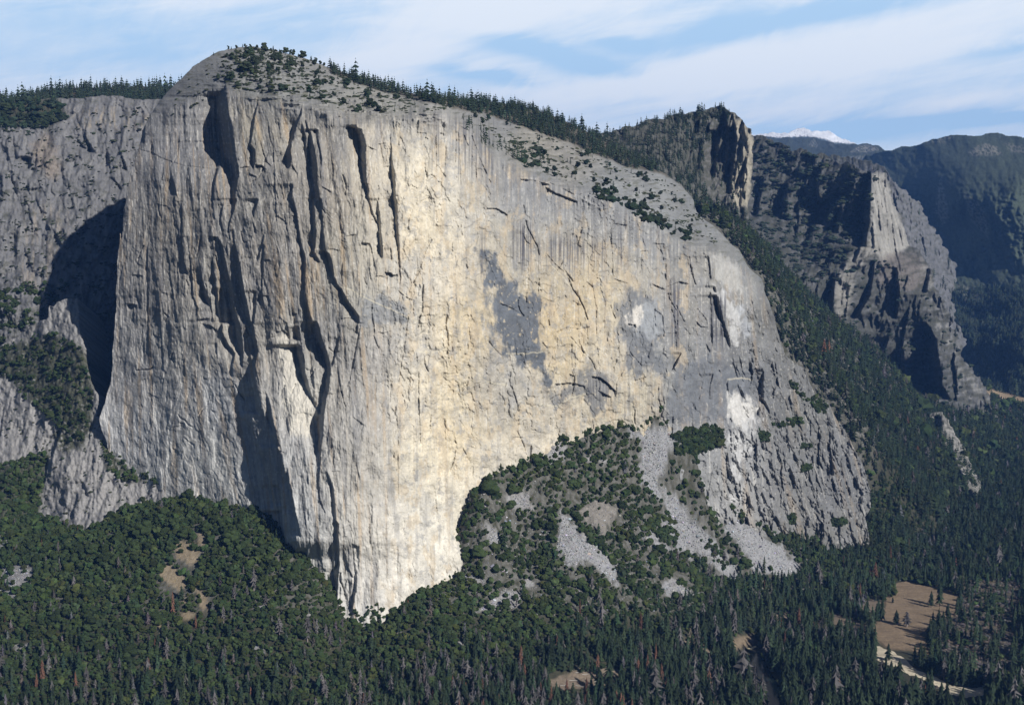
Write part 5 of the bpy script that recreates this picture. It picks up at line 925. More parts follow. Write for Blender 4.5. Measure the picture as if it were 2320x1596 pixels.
def clump_shape(seed, n=6, sub=1, tall=1.25):
    """pine or oak with separate leaf masses and gaps between them"""
    r = np.random.default_rng(seed); V = []; F = []; S = []; o = 0
    for k in range(n):
        v, f, s = lump_shape(seed * 7 + k, sub, .3, .75)
        a = r.random() * 6.28; rr = .28 * math.sqrt(r.random()); sc = .42 + .25 * r.random(); z = tall * (.22 + .62 * (k + .5) / n)
        V.append(v * sc * (1.15 - .5 * k / n) + np.array([rr * math.cos(a), rr * math.sin(a), z - .1])); F.append(f + o); S.append(s * (.85 + .3 * r.random())); o += len(v)
    return np.vstack(V), np.vstack(F), np.concatenate(S)

def rock_shape(seed):
    r = np.random.default_rng(seed); v, f = ico(0); v = v * (.6 + .5 * r.random((len(v), 1))) * np.array([1, .8, .65]) * .5
    return v, f, .8 + .4 * r.random(len(v))

def trunk_shape(h=1.0, r0=.018, n=5):
    V = []; F = []
    for k, (z, r) in enumerate(((-.06, r0 * 1.3), (.1, r0), (h, r0 * .2))):
        for j in range(n): V.append((r * math.cos(6.283 * j / n), r * math.sin(6.283 * j / n), z))
    for k in range(2):
        for j in range(n): F.append((k * n + j, k * n + (j + 1) % n, (k + 1) * n + (j + 1) % n)); F.append((k * n + j, (k + 1) * n + (j + 1) % n, (k + 1) * n + j))
    return np.array(V), np.array(F), np.ones(len(V))

def scatter(name, shapes, pos, hs, ws, cols, mat=None, kind='stuff', pick=None):
    """one mesh of many copies"""
    n = len(pos)
    if n == 0: return None
    r = np.random.default_rng(len(name) + n); rot = r.random(n) * 6.283
    pick = r.integers(0, len(shapes), n) if pick is None else pick
    VV = []; FF = []; CC = []; o = 0
    for k, (v, f, s) in enumerate(shapes):
        i = np.nonzero(pick == k)[0]
        if not len(i): continue
        c, sn = np.cos(rot[i])[:, None], np.sin(rot[i])[:, None]
        P = np.stack([(v[None, :, 0] * c - v[None, :, 1] * sn) * ws[i, None] + pos[i, 0, None], (v[None, :, 0] * sn + v[None, :, 1] * c) * ws[i, None] + pos[i, 1, None], v[None, :, 2] * hs[i, None] + pos[i, 2, None]], -1)
        VV.append(P.reshape(-1, 3)); FF.append((f[None] + (o + np.arange(len(i)) * len(v))[:, None, None]).reshape(-1, 3)); CC.append((cols[i][:, None, :] * s[None, :, None]).reshape(-1, 3)); o += len(i) * len(v)
    ob = mesh(name, np.vstack(VV), np.vstack(FF), np.vstack(CC), mat or M_LEAF, False)
    tag(ob, kind); return ob

CON = [conifer_shape(s, 8, 8, .19 + .025 * (s % 3), .10 + .05 * (s % 2), .45) for s in range(8)]
CONF = [conifer_shape(20 + s, 6, 6, .20, .06, .4) for s in range(5)]
SNAG = [conifer_shape(40 + s, 8, 7, .20, .2, .7, .5) for s in range(5)]
OAK = [lump_shape(60 + s, 1, .42, .9) for s in range(5)] + [clump_shape(80 + s, 5, 1, 1.0) for s in range(6)]
PINE = [clump_shape(90 + s, 6, 1, 1.3) for s in range(5)]
SHRUB = [lump_shape(110 + s, 1, .3, .6) for s in range(6)]
ROCKS = [rock_shape(130 + s) for s in range(8)]

def pal(n, base, var, r):
    c = np.tile(np.array(base), (n, 1)) * np.exp(r.normal(0, var, (n, 1)))
    c[:, 0] *= np.exp(r.normal(0, .09, n)); c[:, 2] *= np.exp(r.normal(0, .12, n)); return c
G_CON, G_OAK, G_SNAG, G_RUST = (.022, .034, .018), (.032, .048, .018), (.098, .092, .092), (.13, .068, .046)
r = np.random.default_rng(77)

# ---------------- where trees stand on the ground
def tree_sites():
    P = []; y = 1560.0
    while y < 5900:
        s = np.interp(y, [1500, 2300, 3200, 5900], [5.6, 6.6, 10.5, 18.0])
        xs = np.arange(-.53 * y, .545 * y, s); n = len(xs)
        P.append(np.stack([xs + r.uniform(-.48, .48, n) * s, y + r.uniform(-.48, .48, n) * s], 1)); y += s
    return np.vstack(P)
S = tree_sites(); S = S[np.abs(S[:, 0] / S[:, 1]) < .6]
SZ = gz(S[:, 0], S[:, 1]); S3 = np.column_stack([S, SZ])
px, py = project(S3)
ok = (px > -330) & (px < 2680) & (py < 1760)
S3, px, py = S3[ok], px[ok], py[ok]
hid = np.zeros(len(px), bool)
for R in (WALLR, APRONR, WESTR, PEAKR, SHOULDERR):
    m = R.has(px, py); hid[m] |= R.depth(px[m], py[m]) + 4 < S3[m, 1]
S3, px, py = S3[~hid], px[~hid], py[~hid]
den = np.full(len(px), .97)
gap = fbm(S3[:, 0] / 45, S3[:, 1] / 45, 301, 4, .55)
tz = soft([(1060, 1090), (1180, 1060), (1300, 1020), (1420, 990), (1460, 1150), (1560, 1300), (1620, 1400), (1300, 1400), (1000, 1420), (1000, 1330), (1060, 1200)], px, py, 30, 10, 30, 302)
den *= 1 - tz * .85 * sstep(.04, .22, gap)
hz = soft([(1640, 520), (1700, 520), (2050, 860), (2120, 1000), (2080, 1130), (1980, 1080), (1860, 880), (1760, 740)], px, py, 20, 10, 30, 303); den *= 1 - .55 * hz * sstep(.15, .35, gap)
for P in TALUS: den *= (1 - .97 * ragged(P, px, py, 14, 1.9, 16, .3, 222, .8, 1.4, -.3)) * (1 - .7 * soft(P, px, py - 7, 3))
for P in TALUS_H: den *= 1 - .85 * ragged(P, px, py, 11, 1.2, 11, .3, 223)
for P in DRY: den *= 1 - .85 * ragged(P, px, py, 11, 1.9, 9, .5, 224, 1, 1, -.1)
for P in ROCKY: den *= 1 - .97 * soft(P, px, py, 4, 4, 12, 225)
for P in CLEAR: den *= 1 - .88 * ragged(P, px, py, 11, 1.2, 12, .3, 228)
den *= 1 - .87 * soft(SCRUB, px, py, 12, 12, 30, 226)
DENSE = [[(1258, 1003), (1320, 980), (1426, 962), (1448, 1010), (1455, 1090), (1500, 1140), (1535, 1190), (1530, 1235), (1440, 1210), (1390, 1130), (1300, 1120), (1262, 1060)], fr('r', [(140, 180), (210, 230), (300, 290), (370, 430), (330, 500), (230, 400), (170, 290)]), fr('r', [(230, 510), (310, 560), (370, 640), (400, 740), (330, 700), (250, 600)]), fr('r', [(380, 540), (480, 580), (545, 720), (480, 730), (400, 640)]), fr('q', [(1590, 420), (1700, 480), (1850, 600), (1860, 720), (1760, 640), (1640, 520)]), fr('q', [(1000, 80), (1240, 60), (1300, 120), (1100, 180), (960, 260), (900, 200)])]
for P in DENSE: den = np.maximum(den, .93 * ragged(P, px, py, 10, 1.2, 12, .3, 305))
for P, offs in ((MEADOW, (0, 8, 16, 26)), (SANDB, (0, 10, 20, 30, 40, 50)), (SANDS, (0, 12, 24, 36, 48, 56)), (RIVER, (0, 12, 24, 36, 46)), (BANKB, (0, 14, 28, 40)), (FARM, (0, 6))):
    for q_ in offs: den *= 1 - soft(P, px, py - q_, 3)
for P in CLEAR + DRY:
    for q_ in (9, 18, 28): den *= 1 - .6 * soft(P, px, py - q_, 4)
# keep the floor open just in front of the water and sand so they stay in view
den *= 1 - .85 * soft(fr('r', [(640, 1440), (745, 1440), (760, 1700), (640, 1700)]), px, py + 6, 4)
keep = r.random(len(px)) < den
S3, px, py, hz, tz = S3[keep], px[keep], py[keep], hz[keep], tz[keep]
n = len(px)
# share of conifers grows from the talus slopes to the valley floor
line = np.interp(px, [-100, 400, 800, 1100, 1500, 1750, 1950, 2300], [1640, 1640, 1630, 1545, 1410, 1310, 1180, 1020])
pc = np.clip(sstep(-110, 110, py - line) * .95 + .05 + .12 * sstep(1380, 1500, py), 0, 1); pc = np.where(hz > .3, .45 + .4 * sstep(800, 1050, py), pc); pc = np.where(S3[:, 1] > 3000, np.maximum(pc, .7), pc)
u = r.random(n); ncl = fbm(S3[:, 0] / 70, S3[:, 1] / 70, 310, 3)
is_con = u < pc
thin = is_con & (S3[:, 1] < 2900) & (r.random(n) < .42 + .16 * sstep(1400, 1500, py) * (px > 1300))
ps = .03 + .10 * sstep(1380, 1500, py) * (px < 800) + .16 * sstep(1400, 1560, py) * np.exp(-((px - 1100) / 420) ** 2) + .04 * (px > 1500); ps += .30 * sstep(1470, 1550, py) * np.exp(-((px - 1240) / 300) ** 2) * sstep(.0, .2, ncl); ps *= (1 + 1.6 * np.clip(ncl, -.5, .6))
v = r.random(n); is_snag = v < np.clip(ps * .42, 0, .4); is_con &= ~is_snag
pr = .002 + .10 * sstep(1480, 1560, py) * np.exp(-((px - 1200) / 260) ** 2) * sstep(.08, .25, -ncl) + .02 * sstep(1470, 1570, py) * np.exp(-((px - 1180) / 330) ** 2); is_rust = (~is_snag) & (v > 1 - pr * (1 + 1.5 * np.clip(ncl, -.5, .8))); is_con &= ~is_rust
is_con &= ~thin; is_oak = ~(is_con | is_snag | is_rust)
thin2 = is_oak & thin & (r.random(n) < .6 * sstep(1300, 1500, py) * sstep(700, 1300, px))
tall = np.interp(py, [900, 1250, 1400, 1540], [17, 21, 25, 34]) * np.where(px > 1500, 1.12, 1.0); tall = tall * (.74 + .26 * sstep(1100, 1500, px)); tall = np.where(S3[:, 1] > 2700, 27, tall)
hgt = tall * np.exp(r.normal(0, .26, n)); oakd = np.interp(S3[:, 1], [1800, 3000, 5000], [7.6, 11, 18]) * np.exp(r.normal(0, .34, n))
col = np.empty((n, 3))
col[is_con] = pal(is_con.sum(), G_CON, .22, r); col[is_oak] = pal(is_oak.sum(), G_OAK, .24, r); col[is_snag] = pal(is_snag.sum(), G_SNAG, .22, r); col[is_rust] = pal(is_rust.sum(), G_RUST, .2, r)
dry = (fbm(S3[:, 0] / 60, S3[:, 1] / 60, 312, 3) > .12) & is_oak; col[dry] *= np.array([1.12, 1.04, .95])
far = S3[:, 1] > 2700
wid = np.where(far, 1.25, 1.0) * hgt * np.exp(r.normal(0, .14, n))

# ---------------- single trees: the ones that show largest
NAMES = {'con': ('conifer_tree', 'green'), 'oak': ('oak_tree', 'olive green'), 'snag': ('dead_tree', 'grey'), 'rust': ('brown_tree', 'rust brown')}
ZONES = [(-200, 250, 'at the lower left corner of the slope'), (250, 520, 'on the slope under the left rock apron'), (520, 800, 'on the slope left of the cliff toe'), (800, 1100, 'straight below the cliff toe'), (1100, 1400, 'below the right flank of the cliff toe'),
         (1400, 1640, 'below the grey talus fan'), (1640, 1760, 'beside the dark river'), (1760, 1960, 'between dark river and sandbank'), (1960, 2150, 'below the pale sandbank'), (2150, 2500, 'in the lower right corner')]
def proto(shape, name, mat=M_LEAF):
    v, f, s = shape; return mesh(name, v, f, np.ones((len(v), 3)) * s[:, None], mat, False, link=False)
def tinted(me, colr, var=0):
    m2 = me.copy(); a = m2.attributes['Col']; b_ = np.empty(len(m2.vertices) * 4, np.float32); a.data.foreach_get('color', b_); b_ = b_.reshape(-1, 4); b_[:, :3] *= np.array(colr, np.float32); a.data.foreach_set('color', b_.ravel()); return m2
IND = {}
def build_protos():
    for kd, shapes, g in (('con', [conifer_shape(200 + s, 11, 10, .19 + .025 * (s % 3), .08 + .04 * (s % 3), .5) for s in range(6)], G_CON), ('snag', [conifer_shape(220 + s, 9, 8, .20, .2, .7, .5) for s in range(4)], G_SNAG), ('rust', [conifer_shape(240 + s, 11, 10, .15, .1, .5) for s in range(3)], G_RUST),
                         ('oak', [clump_shape(260 + s, 6, 1, .85) for s in range(4)] + [clump_shape(270 + s, 8, 1, 1.0) for s in range(3)], G_OAK)):
        L_ = []
        for s in shapes:
            for q in (.75, 1.0, 1.3): L_.append(tinted(proto(s, 'crown'), np.array(g) * q))
        IND[kd] = L_
    IND['trunk'] = tinted(proto(trunk_shape(.9), 'trunk', M_BARK), (.11, .08, .06)); IND['bole'] = tinted(proto(trunk_shape(1.0, .022), 'trunk', M_BARK), (.22, .19, .18)); IND['otrunk'] = tinted(proto(trunk_shape(.4, .05), 'trunk', M_BARK), (.12, .10, .08))
build_protos()
SPECIAL = {}
def single(kd, p, h, w, label, group=None, name=None, k=None):
    nm = name or NAMES[kd][0]
    o = bpy.data.objects.new(nm, None); o.empty_display_size = .5; COL.objects.link(o); o.location = p; o.scale = (w, w, h); o.rotation_euler = (0, 0, r.random() * 6.28)
    c = bpy.data.objects.new('crown' if kd != 'snag' else 'branches', IND[kd][r.integers(len(IND[kd])) if k is None else k]); COL.objects.link(c); c.parent = o
    t = bpy.data.objects.new('trunk', IND[{'con': 'trunk', 'rust': 'trunk', 'snag': 'bole', 'oak': 'otrunk'}[kd]]); COL.objects.link(t); t.parent = o
    o['label'] = label; o['category'] = 'tree'
    if group: o['group'] = group
    return o
used = thin2.copy(); is_oak = is_oak & ~thin2
inview = (px > 4) & (px < 2316) & (py - hgt * FOC / S3[:, 1] < 1590)
WORD = {'con': ('dark green conifer in the forest', 'dark green conifers'), 'oak': ('round olive green oak on the wooded slope', 'round green oaks'), 'snag': ('bare grey dead tree standing among green trees', 'bare grey dead trees'), 'rust': ('rust brown dead conifer among green trees', 'rust brown conifers')}
for kd, msk, lim in (('con', is_con, 262), ('oak', is_oak, 285), ('snag', is_snag, 270), ('rust', is_rust, 110)):
    i = np.nonzero(msk & inview & (S3[:, 1] < 3000))[0]
    size = np.where(msk[i] & is_oak[i], oakd[i] * .9, hgt[i]) / S3[i, 1] * np.clip((1600 - (py[i] - hgt[i] * FOC / S3[i, 1])) / 14.0, .1, 1)
    i = i[np.argsort(-size)[:lim]]
    for a, b_, ztxt in ZONES:
        j = i[(px[i] >= a) & (px[i] < b_)]
        for q, m_ in enumerate(j):
            h = oakd[m_] if kd == 'oak' else hgt[m_]; w = oakd[m_] if kd == 'oak' else wid[m_]
            single(kd, S3[m_], h, w, WORD[kd][0] + ' ' + ztxt, WORD[kd][1] + ' ' + ztxt)
            used[m_] = True
# traced, easily picked out trees
def placed(kd, P_, h_px, label, w=1.0, name=None, group=None, k=None):
    g = hit([P_[0]], [P_[1]])[0]
    if np.isnan(g[0]): return
    h = h_px * g[1] / FOC
    return single(kd, g, h, h * w, label, group, name, k)
rr = lambda x, y: (1508 + .35 * x, 1039.4 + .35 * y)
placed('con', rr(1718, 965), 42, 'left of two tall conifers standing on the far side of the brown meadow', 1.0)
placed('con', rr(1772, 960), 62, 'right of two tall conifers standing on the far side of the brown meadow', .9)
placed('con', rr(1493, 1075), 38, 'lone rounded conifer in the middle of the brown meadow', 1.3)
placed('snag', rr(1560, 1085), 38, 'bare grey brown round crowned tree beside the lone meadow conifer', 2.2, 'bare_tree')
placed('con', rr(1400, 1050), 62, 'tall slim conifer on the left edge of the brown meadow', .85)
placed('con', rr(1335, 1100), 50, 'dark conifer left of the slim one at the meadow edge', 1.0)
placed('rust', rr(1120, 1570), 60, 'big rust brown conifer among green ones left of the sandbank', 1.0)
placed('rust', rr(1572, 610), 36, 'single orange brown conifer below the right end of the cliff', .9)
placed('rust', rr(1355, 800), 50, 'wide russet tree right below the last rock buttress', 1.5)
placed('rust', rr(1320, 830), 44, 'narrow russet tree just left of the wide russet one', 1.0)
placed('rust', rr(640, 850), 22, 'small orange tree under the tip of the white talus fan', .9)
placed('rust', (12, 1418), 24, 'small orange brown tree at the left edge of the picture', 1.0)
placed('rust', (84, 1566), 44, 'orange brown conifer near the lower left corner', 1.0)
placed('rust', (172, 1561), 38, 'reddish conifer right of the orange one near the lower left', 1.0)
placed('rust', (338, 1529), 42, 'dark red conifer on the left slope below the dry clearing', .85)
placed('con', rr(1440, 1310), 44, 'broad conifer standing on the upper end of the sandbank', 1.2)
placed('con', rr(1470, 935), 16, 'small conifer at the snowy patch on the meadow edge', 1.2)
for x, y in [(1760, 1140), (1795, 1095), (1730, 1185), (1825, 1050), (1885, 1010), (1905, 960), (1770, 1250), (1700, 1235), (1840, 1110), (1930, 1060), (1860, 1180), (1800, 1190), (1950, 900), (1915, 880)]:
    placed('con', rr(x, y), 44, 'dark conifer in the row along the right edge of the brown meadow', 1.0, None, 'conifers along the right edge of the meadow')
for i_, (x, y) in enumerate([(225, 1010), (330, 1010), (1720, 960), (1520, 920), (1600, 910), (1890, 880), (480, 850), (1240, 1210), (640, 1330), (280, 1320), (2110, 1160), (850, 1470), (1160, 710), (110, 610), (300, 690)]):
    placed('snag', (.35 * x, 1039.4 + .35 * y), 32 if i_ < 12 else 22, 'pale grey dead tree standing out above the oaks of the left slope', 1.25, None, 'pale dead trees on the left slope')
# the rest of the woods
def rest(name, m, shapes, H, W):
    m = m & ~used; scatter(name, shapes, S3[m], H[m], W[m], col[m])
rest('forest', is_con & ~far, CON, hgt, wid); rest('forest', is_con & far, CONF, hgt, wid * 1.15)
rest('oak_woodland', is_oak, OAK, oakd, oakd)
rest('dead_trees', is_snag, SNAG, hgt, wid); rest('brown_trees', is_rust, CON, hgt, wid)
tick('ground trees %d' % n)

# ---------------- trees and scrub on the rock masses
def on_rock(R, polys, n_, seed, cover=None, spread=1.0):
    q = np.random.default_rng(seed); out = []
    for P in polys:
        P = np.asarray(P, float); lo, hi = P.min(0), P.max(0); k = n_ if not isinstance(n_, dict) else n_
        X = q.uniform(lo[0], hi[0], k); Y = q.uniform(lo[1], hi[1], k); m = inside(P, X, Y) & R.has(X, Y)
        if cover is not None: m &= cover(X, Y) > q.random(k)
        X, Y = X[m], Y[m]; out.append(R.at(X, Y))
    return np.vstack(out)
def grow(name, R, polys, k, seed, shapes, h, wr, base, cover=None, var=.25, sink=.12):
    p = on_rock(R, polys, k, seed, cover)
    if not len(p): return
    q = np.random.default_rng(seed + 1); H = h * np.exp(q.normal(-.04, .27, len(p))); p = p - np.array([0, 0, 1.0]) * (H * sink)[:, None]
    scatter(name, shapes, p, H, H * wr * np.exp(q.normal(0, .15, len(p))), pal(len(p), base, var, q))
dens = lambda sx, sy, sd, lo, hi: (lambda X, Y: sstep(lo, hi, fbm(X / sx, Y / sy, sd, 4, .55)))
grow('ridge_forest', WALLR, [TOPF], 22000, 401, CONF, 21, 1.35, (.024, .036, .021), lambda X, Y: .35 + .65 * sstep(-.35, -.05, fbm(X / 30, Y / 12, 402, 3)))
grow('ridge_forest', WALLR, [[(1040, 262), (1075, 285), (1110, 312), (1155, 338), (1200, 352), (1240, 372), (1200, 378), (1150, 352), (1100, 330), (1060, 300)]], 420, 403, CONF, 19, 1.1, G_CON, lambda X, Y: .55 + 0 * X)
grow('ridge_forest', WALLR, [[(1150, 318), (1215, 325), (1250, 360), (1240, 388), (1185, 378), (1160, 350)]], 300, 404, CONF + SHRUB, 9, 1.2, G_CON, dens(20, 12, 406, -.3, .2))
grow('ridge_forest', WALLR, [[(1325, 420), (1390, 422), (1425, 455), (1470, 480), (1540, 520), (1600, 545), (1560, 552), (1480, 512), (1400, 468), (1345, 450)]], 620, 405, CONF + OAK, 11, 1.2, G_CON, lambda X, Y: .7 + 0 * X)
SLAB_L = [(500, 130), (560, 108), (640, 116), (720, 146), (850, 200), (960, 222), (1030, 245), (1000, 250), (900, 258), (800, 255), (700, 226), (620, 215), (540, 205), (505, 180)]
SLAB_R = [(1040, 245), (1110, 268), (1209, 300), (1293, 330), (1349, 355), (1420, 383), (1506, 400), (1560, 450), (1600, 510), (1630, 555), (1560, 540), (1450, 480), (1350, 428), (1250, 400), (1130, 335)]
grow('scrub', WALLR, [SLAB_L], 7000, 411, SHRUB, 3.6, 1.7, (.045, .055, .03), dens(26, 7, 412, -.05, .3))
grow('scrub', WALLR, [[(500, 120), (574, 104), (640, 116), (700, 140), (690, 175), (600, 180), (520, 170)]], 700, 413, SHRUB + PINE, 5.0, 1.3, (.042, .052, .028), dens(24, 9, 414, -.15, .25))
grow('scrub', WALLR, [SLAB_R], 7500, 415, SHRUB, 4.0, 1.6, (.05, .058, .032), dens(34, 9, 416, -.02, .3))
grow('scrub', WALLR, [SLAB_R], 1800, 417, CONF + PINE, 10, 1.2, G_CON, dens(40, 16, 418, -.1, .4))
grow('scrub', WALLR, [SLAB_L], 900, 427, CONF + PINE, 8.5, 1.15, G_CON, dens(50, 18, 428, -.1, .35))
grow('scrub', WALLR, [[(400, 200), (470, 140), (520, 150), (480, 215), (430, 250), (390, 262)]], 300, 419, SHRUB, 4.0, 1.5, (.045, .055, .03), dens(16, 8, 420, .0, .3))
LEDGES = [fr('i', [(1190, 760), (1370, 720), (1350, 690), (1500, 680), (1570, 740), (1400, 770), (1250, 780)]), fr('i', [(1480, 1030), (1560, 985), (1660, 1000), (1560, 1015)]), fr('i', [(1400, 280), (1470, 290), (1560, 400), (1640, 480), (1560, 490), (1450, 380)]), fr('i', [(1650, 440), (1780, 430), (1850, 600), (1750, 640), (1650, 540)]), fr('i', [(1550, 1230), (1650, 1210), (1660, 1250), (1520, 1290)]), fr('i', [(1060, 820), (1200, 880), (1160, 940), (1060, 920)]), fr('r', [(1070, 400), (1170, 390), (1170, 430), (1080, 440)]), fr('r', [(800, 370), (840, 380), (830, 420), (800, 420)])]
grow('scrub', WALLR, LEDGES, 90, 421, OAK, 8.5, 1.1, G_OAK, None)
GROVE = fr('i', [(60, 880), (120, 870), (250, 800), (330, 790), (480, 760), (580, 765), (640, 880), (655, 930), (600, 990), (480, 1050), (300, 1100), (160, 1110), (90, 1080), (130, 960)])
grow('oak_woodland', WALLR, [GROVE], 700, 423, OAK, 9.5, 1.05, G_OAK, lambda X, Y: .75 + 0 * X)
grow('scrub', WALLR, [fr('q', [(100, 1000), (330, 930), (350, 1040), (180, 1110), (100, 1090)])], 60, 424, OAK, 6, 1.1, G_OAK, None)
# dome top pines, each a tree of its own
jj = lambda x, y: (406 + .2 * x, 69.6 + .2 * y)
IND['pine'] = [tinted(proto(s, 'crown'), np.array((.034, .046, .026)) * q) for s in PINE for q in (.8, 1.15)]
DOME = [(390, 280, 40, 0, 'slim pine alone on the left shoulder of the dome'), (560, 215, 42, 1, 'dark pine at the left end of the dome top row'), (590, 205, 36, 0, None), (650, 205, 42, 1, None), (720, 190, 42, 0, None), (745, 188, 38, 1, None), (805, 172, 34, 2, None), (880, 225, 58, 1, None), (960, 235, 96, 1, 'tall two tiered pine right of the very top of the dome'), (990, 240, 60, 1, None),
        (1065, 210, 58, 0, 'lone cone shaped pine on the bare skyline right of the top'), (1135, 235, 40, 0, None), (1150, 270, 50, 1, None), (1212, 248, 70, 2, 'wide round crowned pine on the skyline right of the lone cone'), (1262, 275, 56, 1, None), (1300, 275, 64, 1, None), (1350, 295, 46, 0, None), (1405, 318, 84, 2, 'large rounded pine where the dome skyline starts to fall'), (1495, 345, 64, 0, 'conical pine right of the large rounded one on the skyline'), (1550, 360, 54, 1, None), (1600, 372, 46, 1, None), (1640, 388, 40, 1, None),
        (940, 345, 90, 1, None), (1070, 345, 80, 1, None), (860, 390, 86, 1, None), (770, 470, 110, 2, 'broadest dark tree clump on the dome face'), (690, 450, 70, 2, None), (820, 345, 60, 1, None), (700, 310, 54, 1, None), (1100, 330, 60, 1, None), (1270, 400, 94, 1, None), (1390, 415, 66, 1, None), (1240, 480, 76, 1, None), (500, 425, 50, 1, None), (1150, 340, 60, 2, None), (920, 600, 60, 1, None), (1130, 460, 50, 2, None), (610, 330, 50, 1, None), (540, 300, 44, 1, None), (1580, 550, 50, 0, None), (1740, 570, 50, 2, None), (1880, 660, 56, 1, None), (1855, 560, 44, 0, None), (1930, 600, 50, 2, None), (2170, 690, 60, 0, None), (1480, 745, 40, 0, None), (440, 560, 70, 1, None)]
for x, y, h, t, lab in DOME:
    X, Y = jj(x, y)
    yy = np.arange(Y - 6, Y + 30, .5); okk = WALLR.has(np.full_like(yy, X), yy)
    if not okk.any(): continue
    Y2 = yy[okk][0] + 1.0 if yy[okk][0] > Y else Y
    p = WALLR.at(np.array([X]), np.array([Y2]))[0]; H = .2 * h * p[1] / FOC * 1.05
    o = bpy.data.objects.new('pine_tree', None); COL.objects.link(o); o.location = p - np.array([0, 0, .06 * H]); kd = 'con' if t == 0 else 'pine'
    sc = H if t == 0 else H / 1.15; o.scale = (sc * (1.25 if t == 0 else .95 if t == 1 else 1.35),) * 2 + (sc,); o.rotation_euler = (0, 0, r.random() * 6)
    c = bpy.data.objects.new('crown', IND[kd][r.integers(len(IND[kd]))]); COL.objects.link(c); c.parent = o
    tr = bpy.data.objects.new('trunk', IND['trunk']); COL.objects.link(tr); tr.parent = o
    tag(o, None, lab or ('dark pine in the row along the dome skyline' if Y < 69.6 + .2 * 260 or x > 1240 and y < 400 else 'dark pine scattered on the bare dome slab'), 'tree', 'pines on the dome top' if not lab else None)
# plateau behind the left wall with its forest edge
PLAT = [(-430, 226), (-300, 205), (-130, 214), (0, 222), (60, 220), (95, 208), (140, 200), (230, 198), (330, 196), (410, 196), (480, 206), (480, 240), (230, 236), (-130, 252), (-430, 275)]
CT_PLAT = [(-430, 226, 3850), (-430, 275, 3560), (-130, 214, 3800), (0, 222, 3700), (95, 208, 3700), (230, 198, 3750), (410, 196, 3800), (480, 206, 3800), (480, 244, 3440), (350, 240, 3430), (126, 240, 3440), (0, 246, 3460), (-130, 256, 3500), (230, 238, 3440)]
PLATR = Relief('plateau', PLAT, CT_PLAT, 3.0, lambda X, Y, D: 10 * fbm(X / 20, Y / 8, 431, 3), lambda X, Y, D, s: np.tile(np.array([.075, .065, .045]), (len(X), 1)), M_GROUND, edge=.1, thick=400, drop=40)
grow('ridge_forest', PLATR, [PLAT], 4600, 432, CONF, 28, 1.2, (.024, .036, .022), None, .2)
grow('ridge_forest', WESTR, [[(-420, 258), (-250, 242), (-100, 240), (60, 228), (126, 228), (150, 250), (155, 268), (110, 290), (40, 292), (-100, 310), (-420, 330)]], 1400, 433, CONF + OAK, 13, 1.2, G_CON, None)
grow('scrub', WESTR, [[(-420, 320), (-100, 290), (120, 290), (150, 262), (420, 232), (420, 700), (-100, 760), (-420, 800)]], 12000, 434, SHRUB, 5.0, 1.4, (.038, .047, .028), dens(40, 16, 435, .06, .30))
grow('scrub', WESTR, [[(-100, 640), (160, 640), (110, 720), (0, 780), (-100, 800)]], 1200, 436, OAK, 8, 1.2, G_OAK, dens(26, 14, 437, -.1, .2))
AP1 = [(60, 760), (130, 755), (190, 790), (205, 870), (210, 905), (205, 950), (190, 1000), (150, 1000), (120, 950), (70, 920), (10, 850), (-100, 850), (-100, 810), (20, 780)]; AP2 = [(35, 1050), (110, 1020), (98, 1100), (88, 1160), (105, 1195), (190, 1215), (180, 1250), (-100, 1420), (-420, 1470), (-420, 1080), (-100, 1050)]
grow('oak_woodland', APRONR, [AP1], 2600, 441, OAK, 6.5, 1.1, G_OAK, dens(20, 16, 442, -.12, .2)); grow('oak_woodland', APRONR, [AP2], 6500, 443, OAK, 8, 1.1, G_OAK, dens(30, 30, 444, -.6, -.2))
grow('oak_woodland', APRONR, [[(225, 1000), (250, 1003), (290, 1060), (340, 1075), (380, 1108), (330, 1085), (290, 1095), (240, 1065)]], 500, 445, OAK, 7.5, 1.1, G_OAK, dens(14, 10, 446, -.3, .1))
grow('scrub', APRONR, [[(0, 900), (230, 900), (390, 1110), (380, 1200), (100, 1200), (0, 1000)]], 1500, 447, SHRUB, 4.0, 1.3, (.045, .055, .03), dens(14, 12, 448, .08, .35))
grow('ridge_forest', PEAKR, [[(1300, 306), (1384, 299), (1524, 260), (1628, 240), (1655, 255), (1640, 300), (1600, 330), (1590, 420), (1640, 500), (1690, 520), (1690, 620), (1440, 520)]], 4600, 451, CONF, 24, 1.2, (.026, .038, .024), lambda X, Y: .35 + .65 * sstep(-.2, .15, fbm(X / 16, Y / 18, 452, 3)))
grow('ridge_forest', PEAKR, [[(1600, 300), (1640, 290), (1690, 400), (1700, 520), (1620, 500)]], 1200, 453, CONF, 15, 1.3, (.028, .04, .025), dens(12, 14, 454, .0, .3))
grow('ridge_forest', SHOULDERR, [[(1700, 306), (1970, 392), (1985, 400), (1960, 520), (1880, 640), (1760, 640), (1700, 560)]], 5200, 461, CONF + SHRUB, 13, 1.4, (.028, .038, .026), dens(26, 12, 462, -.12, .25))
grow('ridge_forest', SHOULDERR, [[(1850, 640), (1990, 560), (2080, 640), (2160, 740), (2270, 960), (2120, 960), (1960, 820)]], 3600, 463, CONF + SHRUB, 11, 1.4, (.030, .040, .026), dens(22, 14, 464, .02, .35))
grow('ridge_forest', SPURR, [SPUR], 700, 465, CONF, 14, 1.3, G_CON, dens(14, 14, 466, -.1, .25))
grow('ridge_forest', FARCR, [[(1830, 350), (2012, 389), (2060, 450), (2120, 540), (2166, 620), (2190, 780), (2120, 860), (2060, 600), (1950, 500)]], 2200, 467, CONF, 24, 1.4, (.03, .042, .03), dens(16, 14, 468, .0, .3))
tick('rock plants')

